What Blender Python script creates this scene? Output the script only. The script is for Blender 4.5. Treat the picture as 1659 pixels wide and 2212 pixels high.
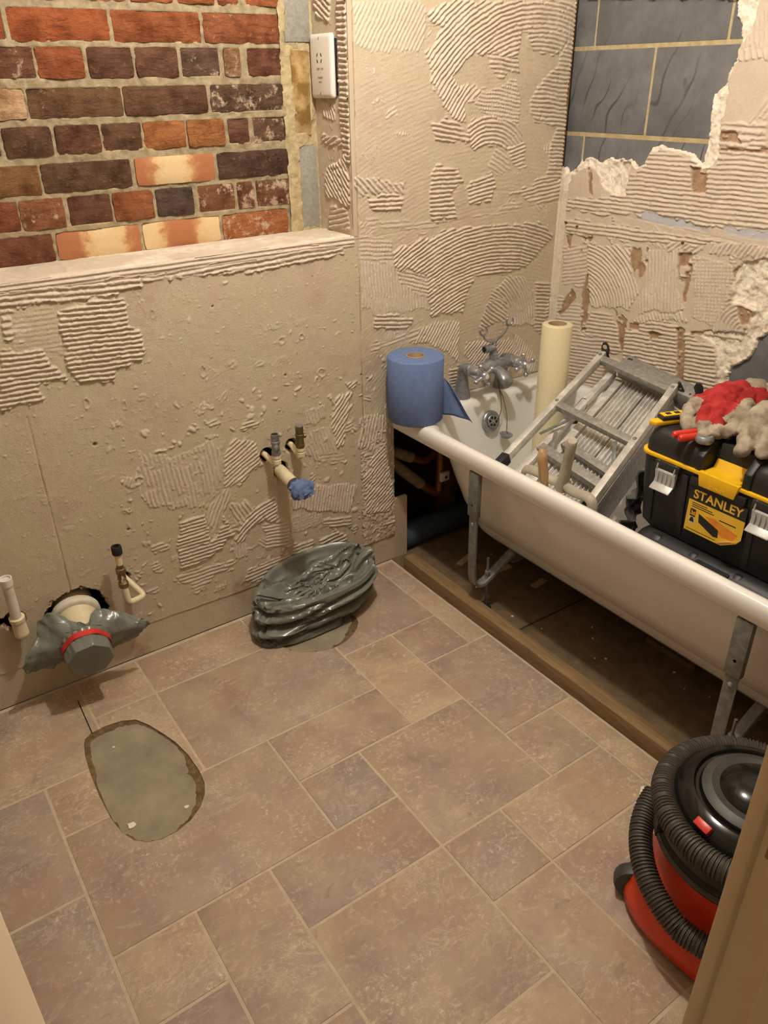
import bpy, bmesh, math, random
import numpy as np
from mathutils import Vector, Matrix, noise as mnoise

for o in list(bpy.data.objects):
    bpy.data.objects.remove(o)
S = bpy.context.scene
COL = S.collection
PI = math.pi

# ------------------------------------------------------------------ camera
cam_d = bpy.data.cameras.new('camera')
cam_d.sensor_fit = 'HORIZONTAL'
cam_d.sensor_width = 36.0
cam_d.lens = 36.679
cam_d.clip_start = 0.02
cam = bpy.data.objects.new('camera', cam_d)
COL.objects.link(cam)
cam.matrix_world = Matrix(((0.821153, 0.286825, -0.493396, 0.0), (-0.570555, 0.392548, -0.721369, -1.928),
                           (-0.013225, 0.873864, 0.485991, 1.5), (0, 0, 0, 1)))
S.camera = cam

# ------------------------------------------------------------------ world, lights, exposure
W = bpy.data.worlds.new('world')
S.world = W
W.use_nodes = True
W.node_tree.nodes['Background'].inputs[0].default_value = (1.0, 0.84, 0.66, 1)
W.node_tree.nodes['Background'].inputs[1].default_value = 0.02
S.view_settings.view_transform = 'Standard'
S.view_settings.look = 'None'
S.view_settings.exposure = 0.0
S.view_settings.gamma = 1.0
S.view_settings.use_curve_mapping = False
LAMP_POS = (0.90, -0.76, 2.27)
LAMP_POWER = 60.0
LAMP_RADIUS = 0.03
LAMP_COL = (1.0, 0.945, 0.85)
HALL_POS = (0.35, -3.0, 2.2)
HALL_POWER = 2.2

def lamp_light(name, pos, power, radius, col):
    d = bpy.data.lights.new(name, 'POINT')
    d.energy = power
    d.shadow_soft_size = radius
    d.color = col
    o = bpy.data.objects.new(name, d)
    COL.objects.link(o)
    o.location = pos
    return o
lamp_light('room_lamp_light', LAMP_POS, LAMP_POWER, LAMP_RADIUS, LAMP_COL)
lamp_light('hall_lamp_light', HALL_POS, HALL_POWER, 0.06, (1.0, 0.88, 0.7))

XW = 2.043      # right wall
YF = -1.70      # front wall (door wall)
XL = -0.13      # left wall
ZC = 2.40       # ceiling
ZS = 1.112      # sill
XR = 1.23       # reveal
YB = 0.172      # brick face

# ------------------------------------------------------------------ materials
MATS = {}
def srgb(r, g, b):
    f = lambda c: (c/255/12.92) if c/255 <= .04045 else ((c/255+.055)/1.055)**2.4
    return (f(r), f(g), f(b), 1.0)

class NT:
    """small node-tree helper"""
    def __init__(s, name):
        s.m = bpy.data.materials.new(name)
        s.m.use_nodes = True
        s.t = s.m.node_tree
        s.n = s.t.nodes
        s.b = s.n['Principled BSDF']
        s.obj = None
    def node(s, typ, **kw):
        n = s.n.new(typ)
        for k, v in kw.items():
            setattr(n, k, v)
        return n
    def link(s, a, b):
        s.t.links.new(a, b)
    def coord(s, kind='Object'):
        n = s.node('ShaderNodeTexCoord')
        return n.outputs[kind]
    def mapping(s, src, scale=(1, 1, 1), loc=(0, 0, 0), rot=(0, 0, 0)):
        n = s.node('ShaderNodeMapping')
        n.inputs['Scale'].default_value = scale
        n.inputs['Location'].default_value = loc
        n.inputs['Rotation'].default_value = rot
        s.link(src, n.inputs['Vector'])
        return n.outputs[0]
    def noise(s, src, scale, detail=4, rough=.55, dist=0.0):
        n = s.node('ShaderNodeTexNoise')
        n.inputs['Scale'].default_value = scale
        n.inputs['Detail'].default_value = detail
        n.inputs['Roughness'].default_value = rough
        n.inputs['Distortion'].default_value = dist
        if src is not None:
            s.link(src, n.inputs['Vector'])
        return n.outputs['Fac']
    def ramp(s, fac, stops):
        n = s.node('ShaderNodeValToRGB')
        e = n.color_ramp.elements
        while len(e) < len(stops):
            e.new(.5)
        for i, (p, c) in enumerate(stops):
            e[i].position = p
            e[i].color = c if len(c) == 4 else (*c, 1)
        s.link(fac, n.inputs[0])
        return n.outputs[0]
    def val(s, fac, lo, hi):
        n = s.node('ShaderNodeMapRange')
        n.inputs['From Min'].default_value = lo
        n.inputs['From Max'].default_value = hi
        s.link(fac, n.inputs[0])
        return n.outputs[0]
    def mix(s, fac, a, b, mode='MIX'):
        n = s.node('ShaderNodeMix', data_type='RGBA', blend_type=mode)
        for i, v in ((0, fac), (6, a), (7, b)):
            if hasattr(v, 'is_linked') or hasattr(v, 'links'):
                s.link(v, n.inputs[i])
            else:
                n.inputs[i].default_value = v
        return n.outputs[2]
    def math(s, op, a, b=None):
        n = s.node('ShaderNodeMath', operation=op)
        for i, v in ((0, a), (1, b)):
            if v is None:
                continue
            if hasattr(v, 'links'):
                s.link(v, n.inputs[i])
            else:
                n.inputs[i].default_value = v
        return n.outputs[0]
    def bump(s, h, strength=.3, dist=.01):
        n = s.node('ShaderNodeBump')
        n.inputs['Strength'].default_value = strength
        n.inputs['Distance'].default_value = dist
        s.link(h, n.inputs['Height'])
        s.link(n.outputs[0], s.b.inputs['Normal'])
    def base(s, c):
        if hasattr(c, 'links'):
            s.link(c, s.b.inputs['Base Color'])
        else:
            s.b.inputs['Base Color'].default_value = c
    def set(s, rough=.5, metal=0.0, spec=None, coat=None):
        s.b.inputs['Roughness'].default_value = rough
        s.b.inputs['Metallic'].default_value = metal
        if spec is not None:
            s.b.inputs['Specular IOR Level'].default_value = spec
        if coat:
            s.b.inputs['Coat Weight'].default_value = coat
            s.b.inputs['Coat Roughness'].default_value = .08

def plain(name, c, c2=None, rough=.5, metal=0., scale=30., bump=0., bscale=150., lo=.35, hi=.65, spec=None, coat=None):
    t = NT(name)
    co = t.coord()
    if c2 is not None:
        t.base(t.ramp(t.noise(co, scale), [(lo, c), (hi, c2)]))
    else:
        t.base(c)
    t.set(rough, metal, spec, coat)
    if bump:
        t.bump(t.noise(co, bscale, 5, .6), bump, .004)
    MATS[name] = t.m
    return t.m

def make_materials():
    # adhesive / board wall: attributes give the surface at each spot, plus shade painted into board joints
    t = NT('wall_relief')
    co = t.coord()
    a1 = t.node('ShaderNodeAttribute', attribute_name='adh').outputs['Fac']
    a2 = t.node('ShaderNodeAttribute', attribute_name='frac').outputs['Fac']
    a3 = t.node('ShaderNodeAttribute', attribute_name='stain_shade').outputs['Fac']
    a4 = t.node('ShaderNodeAttribute', attribute_name='blue').outputs['Fac']
    board = t.ramp(t.noise(co, 6, 6, .65), [(.32, srgb(186, 168, 148)), (.46, srgb(197, 181, 158)), (.6, srgb(194, 183, 155)), (.72, srgb(199, 179, 160))])
    adh = t.ramp(t.noise(co, 14, 4), [(.3, srgb(205, 189, 172)), (.7, srgb(217, 203, 188))])
    c = t.mix(a1, board, adh)
    c = t.mix(a3, c, t.ramp(t.noise(co, 40, 4), [(.3, srgb(142, 112, 86)), (.7, srgb(180, 150, 122))]))
    c = t.mix(a2, c, t.ramp(t.noise(co, 60, 6, .7), [(.3, srgb(205, 184, 158)), (.55, srgb(240, 231, 216))]))
    c = t.mix(a4, c, srgb(188, 188, 192))
    t.base(c)
    t.set(.88, spec=.25)
    h = t.math('ADD', t.noise(co, 260, 5, .65), t.math('MULTIPLY', t.noise(co, 60, 4, .6), 1.2))
    t.bump(h, .55, .003)
    MATS['wall'] = t.m
    # bricks: object colour is the fired colour, alpha holds how much old plaster sticks to the face
    t = NT('brick_face')
    co = t.coord()
    oi = t.node('ShaderNodeObjectInfo')
    sh = t.node('ShaderNodeVectorMath', operation='ADD')
    cx = t.node('ShaderNodeCombineXYZ')
    t.link(t.math('MULTIPLY', oi.outputs['Random'], 37.0), cx.inputs[0])
    t.link(co, sh.inputs[0]); t.link(cx.outputs[0], sh.inputs[1])
    p = sh.outputs[0]
    n1 = t.noise(p, 22, 5, .6)
    n2 = t.noise(p, 75, 5, .7)
    dark = t.mix(1.0, oi.outputs['Color'], srgb(176, 158, 150), 'MULTIPLY')
    fired = t.mix(.16, oi.outputs['Color'], srgb(128, 108, 94))
    c = t.mix(t.val(n1, .42, .72), fired, dark)
    c = t.mix(t.math('MULTIPLY', t.val(n2, .58, .75), .55), c, srgb(170, 118, 84))
    al = t.math('MULTIPLY', oi.outputs['Alpha'], .34)
    thr = t.math('SUBTRACT', .74, al)
    n3 = t.noise(p, 30, 7, .72)
    w = t.math('MULTIPLY', t.math('SUBTRACT', n3, thr), 12.0)
    w = t.node('ShaderNodeClamp'); t.link(t.math('MULTIPLY', t.math('SUBTRACT', n3, thr), 12.0), w.inputs[0])
    c = t.mix(t.math('MULTIPLY', w.outputs[0], .8), c, srgb(205, 180, 156))
    t.base(c)
    t.set(.88, spec=.25)
    cr = t.noise(t.mapping(p, (1, 1, 3.0)), 26, 6, .7, .8)
    t.bump(t.math('ADD', cr, t.math('MULTIPLY', n2, .8)), .9, .009)
    MATS['brick'] = t.m
    # banded cream/orange stock bricks
    t = NT('brick_banded_face')
    co = t.coord()
    oi = t.node('ShaderNodeObjectInfo')
    sx = t.node('ShaderNodeSeparateXYZ'); t.link(co, sx.inputs[0])
    xx = t.math('ADD', t.math('MULTIPLY', sx.outputs[0], 13.0), t.math('MULTIPLY', oi.outputs['Random'], 9.0))
    xx = t.math('ADD', xx, t.math('MULTIPLY', t.noise(co, 30, 6, .7), 1.3))
    sn = t.math('SINE', t.math('MULTIPLY', xx, 2.4))
    c = t.ramp(t.val(sn, -1, 1), [(.2, srgb(166, 108, 74)), (.42, srgb(180, 132, 92)), (.6, srgb(204, 172, 126)), (.9, srgb(210, 184, 142))])
    c = t.mix(t.math('MULTIPLY', t.val(t.noise(co, 60, 5, .7), .6, .75), .7), c, srgb(176, 112, 74))
    t.base(c)
    t.set(.88, spec=.25)
    t.bump(t.noise(co, 90, 6, .7), .4, .005)
    MATS['brick_banded'] = t.m
    plain('mortar', srgb(138, 124, 98), srgb(172, 157, 128), .95, scale=45, bump=.6, bscale=240, spec=.2)
    plain('mortar_yellow', srgb(172, 155, 116), srgb(190, 174, 138), .95, scale=60, bump=.6, bscale=260, spec=.2)
    plain('block_grey', srgb(140, 138, 128), srgb(158, 155, 145), .95, scale=120, bump=.4, bscale=500, spec=.2)
    plain('block_stained', srgb(128, 98, 54), srgb(178, 150, 104), .95, scale=26, bump=.5, bscale=200, spec=.2, lo=.4, hi=.6)
    # dark aircrete blocks with keying scratches
    t = NT('aircrete')
    co = t.coord()
    oi = t.node('ShaderNodeObjectInfo')
    base = t.ramp(t.noise(co, 9, 6, .65), [(.3, srgb(94, 95, 97)), (.55, srgb(112, 112, 113)), (.75, srgb(132, 129, 129))])
    cx = t.node('ShaderNodeCombineXYZ')
    t.link(t.math('MULTIPLY', oi.outputs['Random'], 3.0), cx.inputs[1])
    sh = t.node('ShaderNodeVectorMath', operation='ADD')
    t.link(co, sh.inputs[0]); t.link(cx.outputs[0], sh.inputs[1])
    wv = t.node('ShaderNodeTexWave', wave_type='BANDS', bands_direction='DIAGONAL')
    wv.inputs['Scale'].default_value = 9.0
    wv.inputs['Distortion'].default_value = 7.0
    wv.inputs['Detail'].default_value = 1.0
    wv.inputs['Detail Scale'].default_value = 1.2
    t.link(t.mapping(sh.outputs[0], (0, 1.0, .55)), wv.inputs['Vector'])
    ln = t.val(wv.outputs['Fac'], .06, .0)
    ln = t.math('MULTIPLY', ln, t.val(t.noise(co, 5, 2), .45, .6))
    c = t.mix(t.math('MULTIPLY', ln, .8), base, srgb(62, 60, 62))
    t.base(c)
    t.set(.9, spec=.3)
    t.bump(t.math('SUBTRACT', t.noise(co, 200, 5, .7), t.math('MULTIPLY', ln, .8)), .4, .004)
    MATS['aircrete'] = t.m
    # slate effect tile
    t = NT('slate_tile')
    co = t.coord()
    oi = t.node('ShaderNodeObjectInfo')
    cx = t.node('ShaderNodeCombineXYZ')
    t.link(t.math('MULTIPLY', oi.outputs['Random'], 53.0), cx.inputs[0])
    t.link(t.math('MULTIPLY', oi.outputs['Random'], 17.0), cx.inputs[1])
    sh = t.node('ShaderNodeVectorMath', operation='ADD')
    t.link(co, sh.inputs[0]); t.link(cx.outputs[0], sh.inputs[1])
    p = sh.outputs[0]
    pm = t.mapping(p, (1, 1.6, 1), rot=(0, 0, .6))
    n1 = t.noise(p, 5, 6, .62, .4)
    c = t.ramp(n1, [(.30, srgb(155, 137, 126)), (.45, srgb(176, 157, 140)), (.58, srgb(187, 170, 147)), (.75, srgb(194, 179, 154))])
    warm = t.noise(p, 3.2, 4, .6, .5)
    c = t.mix(t.math('MULTIPLY', t.val(warm, .50, .68), .55), c, srgb(184, 150, 123))
    cool = t.noise(t.mapping(p, loc=(9, 4, 0)), 4.0, 4, .6, .5)
    c = t.mix(t.math('MULTIPLY', t.val(cool, .52, .7), .5), c, srgb(160, 150, 142))
    st = t.noise(pm, 20, 9, .78, 1.2)
    c = t.mix(t.math('MULTIPLY', t.val(st, .54, .68), .55), c, srgb(232, 212, 177))
    sp = t.noise(p, 85, 8, .8, .5)
    patch = t.val(t.noise(p, 7, 4), .44, .60)
    c = t.mix(t.math('MULTIPLY', t.math('MULTIPLY', t.val(sp, .53, .64), patch), .85), c, srgb(238, 224, 202))
    c = t.mix(t.math('MULTIPLY', t.val(t.noise(pm, 11, 8, .75, 1.6), .42, .30), .5), c, srgb(120, 107, 97))
    hl = t.val(t.math('ABSOLUTE', t.math('SUBTRACT', t.noise(pm, 7, 9, .72, 1.0), .5)), .012, .0)
    c = t.mix(t.math('MULTIPLY', t.math('MULTIPLY', hl, t.val(cool, .5, .6)), .6), c, srgb(232, 216, 192))
    tint = t.mix(oi.outputs['Random'], srgb(226, 222, 226), srgb(255, 250, 240))
    c = t.mix(1.0, c, tint, 'MULTIPLY')
    t.base(c)
    t.set(.56, spec=.35)
    t.bump(t.math('ADD', st, t.math('MULTIPLY', sp, .5)), .22, .003)
    MATS['tile'] = t.m
    plain('grout', srgb(182, 165, 142), srgb(198, 181, 157), .9, scale=30, bump=.3)
    # old floor showing in the pan-shaped cut-out
    t = NT('old_screed')
    co = t.coord()
    c = t.ramp(t.noise(co, 12, 7, .65), [(.3, srgb(128, 118, 98)), (.55, srgb(148, 138, 116)), (.75, srgb(162, 152, 130))])
    c = t.mix(t.math('MULTIPLY', t.val(t.noise(co, 45, 6, .75, 1.2), .64, .74), .6), c, srgb(186, 172, 144))
    t.base(c); t.set(.7)
    t.bump(t.noise(co, 120, 5), .3, .003)
    MATS['screed'] = t.m
    plain('dirt_glue', srgb(88, 68, 40), srgb(124, 102, 66), .85, scale=70, bump=.6)
    # softwood
    def wood(name, ca, cb, sc=(2, 30, 30), rough=.7):
        t = NT(name)
        co = t.mapping(t.coord(), sc)
        c = t.ramp(t.noise(co, 3.0, 6, .6, .6), [(.3, ca), (.7, cb)])
        t.base(c); t.set(rough)
        t.bump(t.noise(co, 6, 5), .3, .003)
        MATS[name] = t.m
    wood('batten', srgb(108, 85, 56), srgb(148, 120, 82), (30, 2.5, 30))
    wood('chipboard', srgb(92, 76, 55), srgb(122, 101, 74), (6, 6, 6), .85)
    wood('handle_wood', srgb(158, 122, 82), srgb(192, 156, 112), (60, 60, 8), .4)
    plain('enamel', srgb(232, 230, 226), srgb(236, 234, 230), .16, scale=3, coat=.4)
    plain('galv', srgb(112, 114, 110), srgb(138, 139, 134), .55, .4, scale=60, bump=.1)
    plain('chrome', srgb(196, 198, 204), srgb(160, 162, 168), .22, .75, scale=70, bump=.12, bscale=200, lo=.45, hi=.7)
    plain('chrome_dull', srgb(160, 163, 168), srgb(132, 134, 138), .36, .6, scale=60, bump=.1, bscale=200)
    plain('brass_old', srgb(112, 98, 62), srgb(140, 126, 90), .45, .8, scale=90, bump=.2)
    plain('pipe_white', srgb(214, 200, 162), srgb(226, 214, 182), .5, scale=25, bump=.1)
    plain('pipe_white_clean', srgb(222, 216, 204), srgb(200, 186, 162), .5, scale=18, lo=.45, hi=.75)
    plain('bag_grey', srgb(112, 116, 107), srgb(120, 124, 114), .26, scale=8, spec=.5)
    plain('red_band', srgb(206, 52, 40), srgb(190, 42, 34), .6)
    plain('tissue_blue', srgb(98, 116, 158), srgb(106, 125, 166), .95, scale=60, bump=.25, bscale=420, spec=.15)
    plain('card', srgb(168, 142, 112), srgb(186, 162, 132), .9)
    t = NT('paper_cream')
    co = t.coord()
    t.base(t.ramp(t.noise(co, 160, 3, .7), [(.3, srgb(216, 205, 166)), (.7, srgb(224, 213, 176))]))
    t.set(.34, coat=.35); t.bump(t.noise(t.mapping(co, (20, 20, 3)), 5, 3), .06, .004)
    MATS['paper_cream'] = t.m
    # worn aluminium with white paint streaks
    t = NT('alu_worn')
    co = t.coord()
    n = t.noise(co, 26, 8, .78)
    t.base(t.ramp(n, [(.34, srgb(196, 193, 188)), (.5, srgb(210, 207, 201)), (.64, srgb(236, 231, 224))]))
    t.link(t.ramp(n, [(.45, (.45, .45, .45)), (.6, (.05, .05, .05))]), t.b.inputs['Metallic'])
    t.b.inputs['Roughness'].default_value = .42
    t.bump(t.noise(co, 180, 4), .12, .003)
    MATS['alu'] = t.m
    t = NT('alu_step')
    co = t.coord()
    n = t.noise(co, 70, 7, .7)
    t.base(t.ramp(n, [(.40, srgb(136, 133, 128)), (.6, srgb(160, 156, 150)), (.7, srgb(206, 198, 188))]))
    t.set(.5, .25)
    MATS['alu_step'] = t.m
    plain('black_plastic', srgb(38, 38, 39), srgb(50, 50, 50), .42, scale=18, bump=.1, bscale=300, spec=.4)
    plain('box_black', srgb(30, 31, 32), srgb(42, 42, 43), .45, scale=14, bump=.12, bscale=260, spec=.4)
    plain('black_gloss', srgb(18, 18, 19), srgb(24, 24, 24), .16, scale=40, spec=.38)
    plain('yellow', srgb(232, 180, 20), srgb(240, 190, 28), .42)
    plain('yellow_print', srgb(226, 180, 48), srgb(232, 188, 60), .5)
    plain('label_black', srgb(34, 32, 30), None, .5)
    plain('label_orange', srgb(214, 120, 36), srgb(226, 150, 50), .5, scale=40)
    plain('label_back', srgb(206, 190, 160), srgb(222, 208, 180), .7)
    plain('latch', srgb(176, 177, 176), srgb(192, 192, 190), .4, .3)
    plain('glove_grey', srgb(128, 116, 100), srgb(172, 161, 145), .95, scale=22, bump=.45, bscale=180, spec=.15)
    plain('glove_red', srgb(150, 40, 40), srgb(176, 58, 56), .95, scale=30, bump=.5, bscale=240, spec=.15)
    plain('hose', srgb(62, 57, 52), srgb(74, 68, 62), .55, scale=30)
    plain('vac_red', srgb(210, 58, 22), srgb(216, 66, 26), .38)
    plain('switch_red', srgb(200, 50, 38), None, .35)
    plain('vac_grey', srgb(58, 58, 56), srgb(68, 68, 65), .5)
    plain('white_plastic', srgb(228, 222, 214), None, .3)
    plain('socket_print', srgb(120, 110, 104), None, .5)
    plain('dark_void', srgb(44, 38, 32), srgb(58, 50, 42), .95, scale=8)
    plain('slot_black', srgb(16, 14, 13), None, .7)
    plain('rubber', srgb(30, 29, 28), None, .7)
    plain('copper', srgb(150, 96, 60), srgb(120, 74, 46), .45, .7, scale=30)
    plain('brown_pipe', srgb(92, 58, 38), srgb(104, 66, 44), .55)
    plain('navy_pipe', srgb(52, 66, 80), srgb(62, 76, 90), .7)
    plain('lagging', srgb(120, 108, 84), srgb(146, 132, 104), .9, scale=50, bump=.5)
    plain('door_paint', srgb(222, 200, 164), srgb(226, 206, 172), .4, scale=6)
    plain('door_groove', srgb(186, 156, 106), None, .5)
    plain('brass', srgb(166, 136, 84), srgb(136, 110, 66), .45, .25, scale=60)
    plain('tool_grey', srgb(164, 156, 140), srgb(178, 170, 154), .5, scale=20)
    plain('sheet_dark', srgb(66, 66, 68), srgb(80, 80, 82), .6, scale=10)
    plain('ceiling_paint', srgb(216, 208, 196), None, .9)
    plain('far_wall_paint', srgb(164, 147, 125), srgb(152, 136, 116), .9, scale=6)
    plain('plain_plaster', srgb(198, 180, 158), srgb(186, 168, 146), .9, scale=6)
    plain('board_edge', srgb(150, 112, 70), srgb(122, 88, 52), .9, scale=60)
    plain('lime_white', srgb(228, 214, 194), srgb(240, 230, 214), .9, scale=40, bump=.5)
    t = NT('bulb_glow')
    t.base((1, .9, .75, 1))
    t.b.inputs['Emission Color'].default_value = (1, .83, .6, 1)
    t.b.inputs['Emission Strength'].default_value = 6
    MATS['bulb'] = t.m
make_materials()

# ------------------------------------------------------------------ mesh helpers
class MB:
    def __init__(s):
        s.v = []
        s.f = []
    def add(s, vs, fs):
        o = len(s.v)
        s.v += [tuple(v) for v in vs]
        s.f += [tuple(i+o for i in f) for f in fs]
        return s
    def box(s, lo, hi, M=None):
        x0, y0, z0 = lo; x1, y1, z1 = hi
        vs = [Vector(p) for p in ((x0,y0,z0),(x1,y0,z0),(x1,y1,z0),(x0,y1,z0),(x0,y0,z1),(x1,y0,z1),(x1,y1,z1),(x0,y1,z1))]
        if M is not None:
            vs = [M @ v for v in vs]
        return s.add(vs, [(0,3,2,1),(4,5,6,7),(0,1,5,4),(1,2,6,5),(2,3,7,6),(3,0,4,7)])
    def rings(s, rings, cap0=True, cap1=True, closed=False):
        n = len(rings[0]); vs = [p for r in rings for p in r]; fs = []
        m = len(rings)
        for i in range(m if closed else m-1):
            a = i*n; b = ((i+1) % m)*n
            for j in range(n):
                k = (j+1) % n
                fs.append((a+j, a+k, b+k, b+j))
        if not closed:
            if cap0: fs.append(tuple(range(n-1, -1, -1)))
            if cap1: fs.append(tuple((m-1)*n+j for j in range(n)))
        return s.add(vs, fs)
    def tube(s, path, r, seg=12, cap=True, squash=1.0):
        path = [Vector(p) for p in path]
        if not hasattr(r, '__len__'):
            r = [r]*len(path)
        t = [(path[min(i+1, len(path)-1)]-path[max(i-1, 0)]).normalized() for i in range(len(path))]
        u = t[0].orthogonal().normalized()
        rings = []
        for i, p in enumerate(path):
            u = (u - t[i]*u.dot(t[i]))
            u = u.normalized() if u.length > 1e-6 else t[i].orthogonal().normalized()
            w = t[i].cross(u)
            rings.append([p+(u*math.cos(2*PI*j/seg)+w*math.sin(2*PI*j/seg)*squash)*r[i] for j in range(seg)])
        return s.rings(rings, cap, cap)
    def lathe(s, prof, origin=(0, 0, 0), axis=(0, 0, 1), seg=24, cap=True):
        """prof: list of (radius, height)"""
        ax = Vector(axis).normalized(); u = ax.orthogonal().normalized(); w = ax.cross(u); o = Vector(origin)
        rings = [[o+ax*h+(u*math.cos(2*PI*j/seg)+w*math.sin(2*PI*j/seg))*max(r, 1e-5) for j in range(seg)] for r, h in prof]
        return s.rings(rings, cap, cap)
    def prism(s, poly, d, M=None):
        """poly: 3D points of a planar outline, d: extrusion vector"""
        d = Vector(d); n = len(poly)
        vs = [Vector(p) for p in poly]+[Vector(p)+d for p in poly]
        if M is not None: vs = [M @ v for v in vs]
        fs = [tuple(range(n-1, -1, -1)), tuple(range(n, 2*n))]+[(i, (i+1) % n, n+(i+1) % n, n+i) for i in range(n)]
        return s.add(vs, fs)
    def ball(s, c, r, seg=12, rn=8, sc=(1, 1, 1)):
        c = Vector(c)
        rings = []
        for i in range(1, rn):
            a = PI*i/rn
            rings.append([c+Vector((math.sin(a)*math.cos(2*PI*j/seg)*sc[0], math.sin(a)*math.sin(2*PI*j/seg)*sc[1], -math.cos(a)*sc[2]))*r for j in range(seg)])
        return s.rings(rings)
    def mesh(s, name, bevel=0, bseg=2, smooth=True, angle=40, fix=True):
        me = bpy.data.meshes.new(name)
        me.from_pydata(s.v, [], s.f)
        if bevel or fix:
            bm = bmesh.new(); bm.from_mesh(me)
            if fix: bmesh.ops.recalc_face_normals(bm, faces=bm.faces)
            if bevel:
                es = [e for e in bm.edges if len(e.link_faces) == 2 and e.calc_face_angle(0) > .6]
                bmesh.ops.bevel(bm, geom=es, offset=bevel, segments=bseg, profile=.5, affect='EDGES', clamp_overlap=True)
            bm.to_mesh(me); bm.free()
        if smooth:
            me.polygons.foreach_set('use_smooth', [True]*len(me.polygons))
            me.set_sharp_from_angle(angle=math.radians(angle))
        return me
    def build(s, name, m, parent=None, bevel=0, bseg=2, smooth=True, angle=40, fix=True):
        return link(name, s.mesh(name, bevel, bseg, smooth, angle, fix), m, parent)

def link(name, me, m=None, parent=None):
    o = bpy.data.objects.new(name, me)
    COL.objects.link(o)
    if m is not None and not me.materials:
        me.materials.append(MATS[m] if isinstance(m, str) else m)
    if parent is not None:
        o.parent = parent
        o.matrix_parent_inverse = parent_world(parent).inverted()
    return o
def parent_world(p):
    m = p.matrix_basis.copy()
    while p.parent is not None:
        m = p.parent.matrix_basis @ p.matrix_parent_inverse @ m
        p = p.parent
    return m
def tag(o, label, cat, group=None):
    o['label'] = label; o['category'] = cat
    if group: o['group'] = group
    return o
def thing(name, label, cat, loc, group=None):
    o = bpy.data.objects.new(name, None)
    o.empty_display_size = .05
    COL.objects.link(o)
    o.location = loc
    return tag(o, label, cat, group)
def structure(o, label=None):
    o['kind'] = 'structure'
    if label: o['label'] = label
    return o
def arc(c, r, a0, a1, n, u, w):
    c = Vector(c); u = Vector(u); w = Vector(w)
    return [c+(u*math.cos(a0+(a1-a0)*i/n)+w*math.sin(a0+(a1-a0)*i/n))*r for i in range(n+1)]
def smooth_path(pts, n=8):
    """Catmull-Rom through points"""
    P = [Vector(p) for p in pts]; out = []
    for i in range(len(P)-1):
        p0 = P[max(i-1, 0)]; p1 = P[i]; p2 = P[i+1]; p3 = P[min(i+2, len(P)-1)]
        for k in range(n):
            t = k/n
            out.append(.5*((2*p1)+(p2-p0)*t+(2*p0-5*p1+4*p2-p3)*t*t+(3*p1-p0-3*p2+p3)*t**3))
    out.append(P[-1])
    return out
def bend(p0, p1, p2, r, n=6):
    """points rounding the corner p1"""
    p0, p1, p2 = Vector(p0), Vector(p1), Vector(p2)
    a = p1+(p0-p1).normalized()*r; b = p1+(p2-p1).normalized()*r
    return [a*(1-t)**2+p1*2*t*(1-t)+b*t*t for t in [i/n for i in range(n+1)]]

# value noise on arrays
def vnoise(u, v, scale, seed, octaves=1):
    out = np.zeros_like(u); amp = 1.0; tot = 0
    for k in range(octaves):
        rs = np.random.RandomState(seed+k*17)
        G = rs.rand(256, 256)
        x = u*scale*(2**k)+500; y = v*scale*(2**k)+500
        i = np.floor(x).astype(int); j = np.floor(y).astype(int)
        fx = x-i; fy = y-j
        fx = fx*fx*(3-2*fx); fy = fy*fy*(3-2*fy)
        g = lambda a, b: G[a % 256, b % 256]
        out += amp*((g(i, j)*(1-fx)+g(i+1, j)*fx)*(1-fy)+(g(i, j+1)*(1-fx)+g(i+1, j+1)*fx)*fy)
        tot += amp; amp *= .5
    return out/tot
def sstep(a, lo, hi):
    t = np.clip((a-lo)/(hi-lo), 0, 1)
    return t*t*(3-2*t)
def poly_sd(u, v, poly):
    """signed distance, positive inside"""
    d = np.full(u.shape, 1e9); ins = np.zeros(u.shape, bool)
    n = len(poly)
    for i in range(n):
        x0, y0 = poly[i]; x1, y1 = poly[(i+1) % n]
        ex, ey = x1-x0, y1-y0
        L = ex*ex+ey*ey+1e-12
        t = np.clip(((u-x0)*ex+(v-y0)*ey)/L, 0, 1)
        d = np.minimum(d, (u-x0-t*ex)**2+(v-y0-t*ey)**2)
        c = ((y0 > v) != (y1 > v))
        with np.errstate(divide='ignore', invalid='ignore'):
            c &= u < ex*(v-y0)/(ey if ey != 0 else 1e-12)+x0
        ins ^= c
    d = np.sqrt(d)
    return np.where(ins, d, -d)
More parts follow.
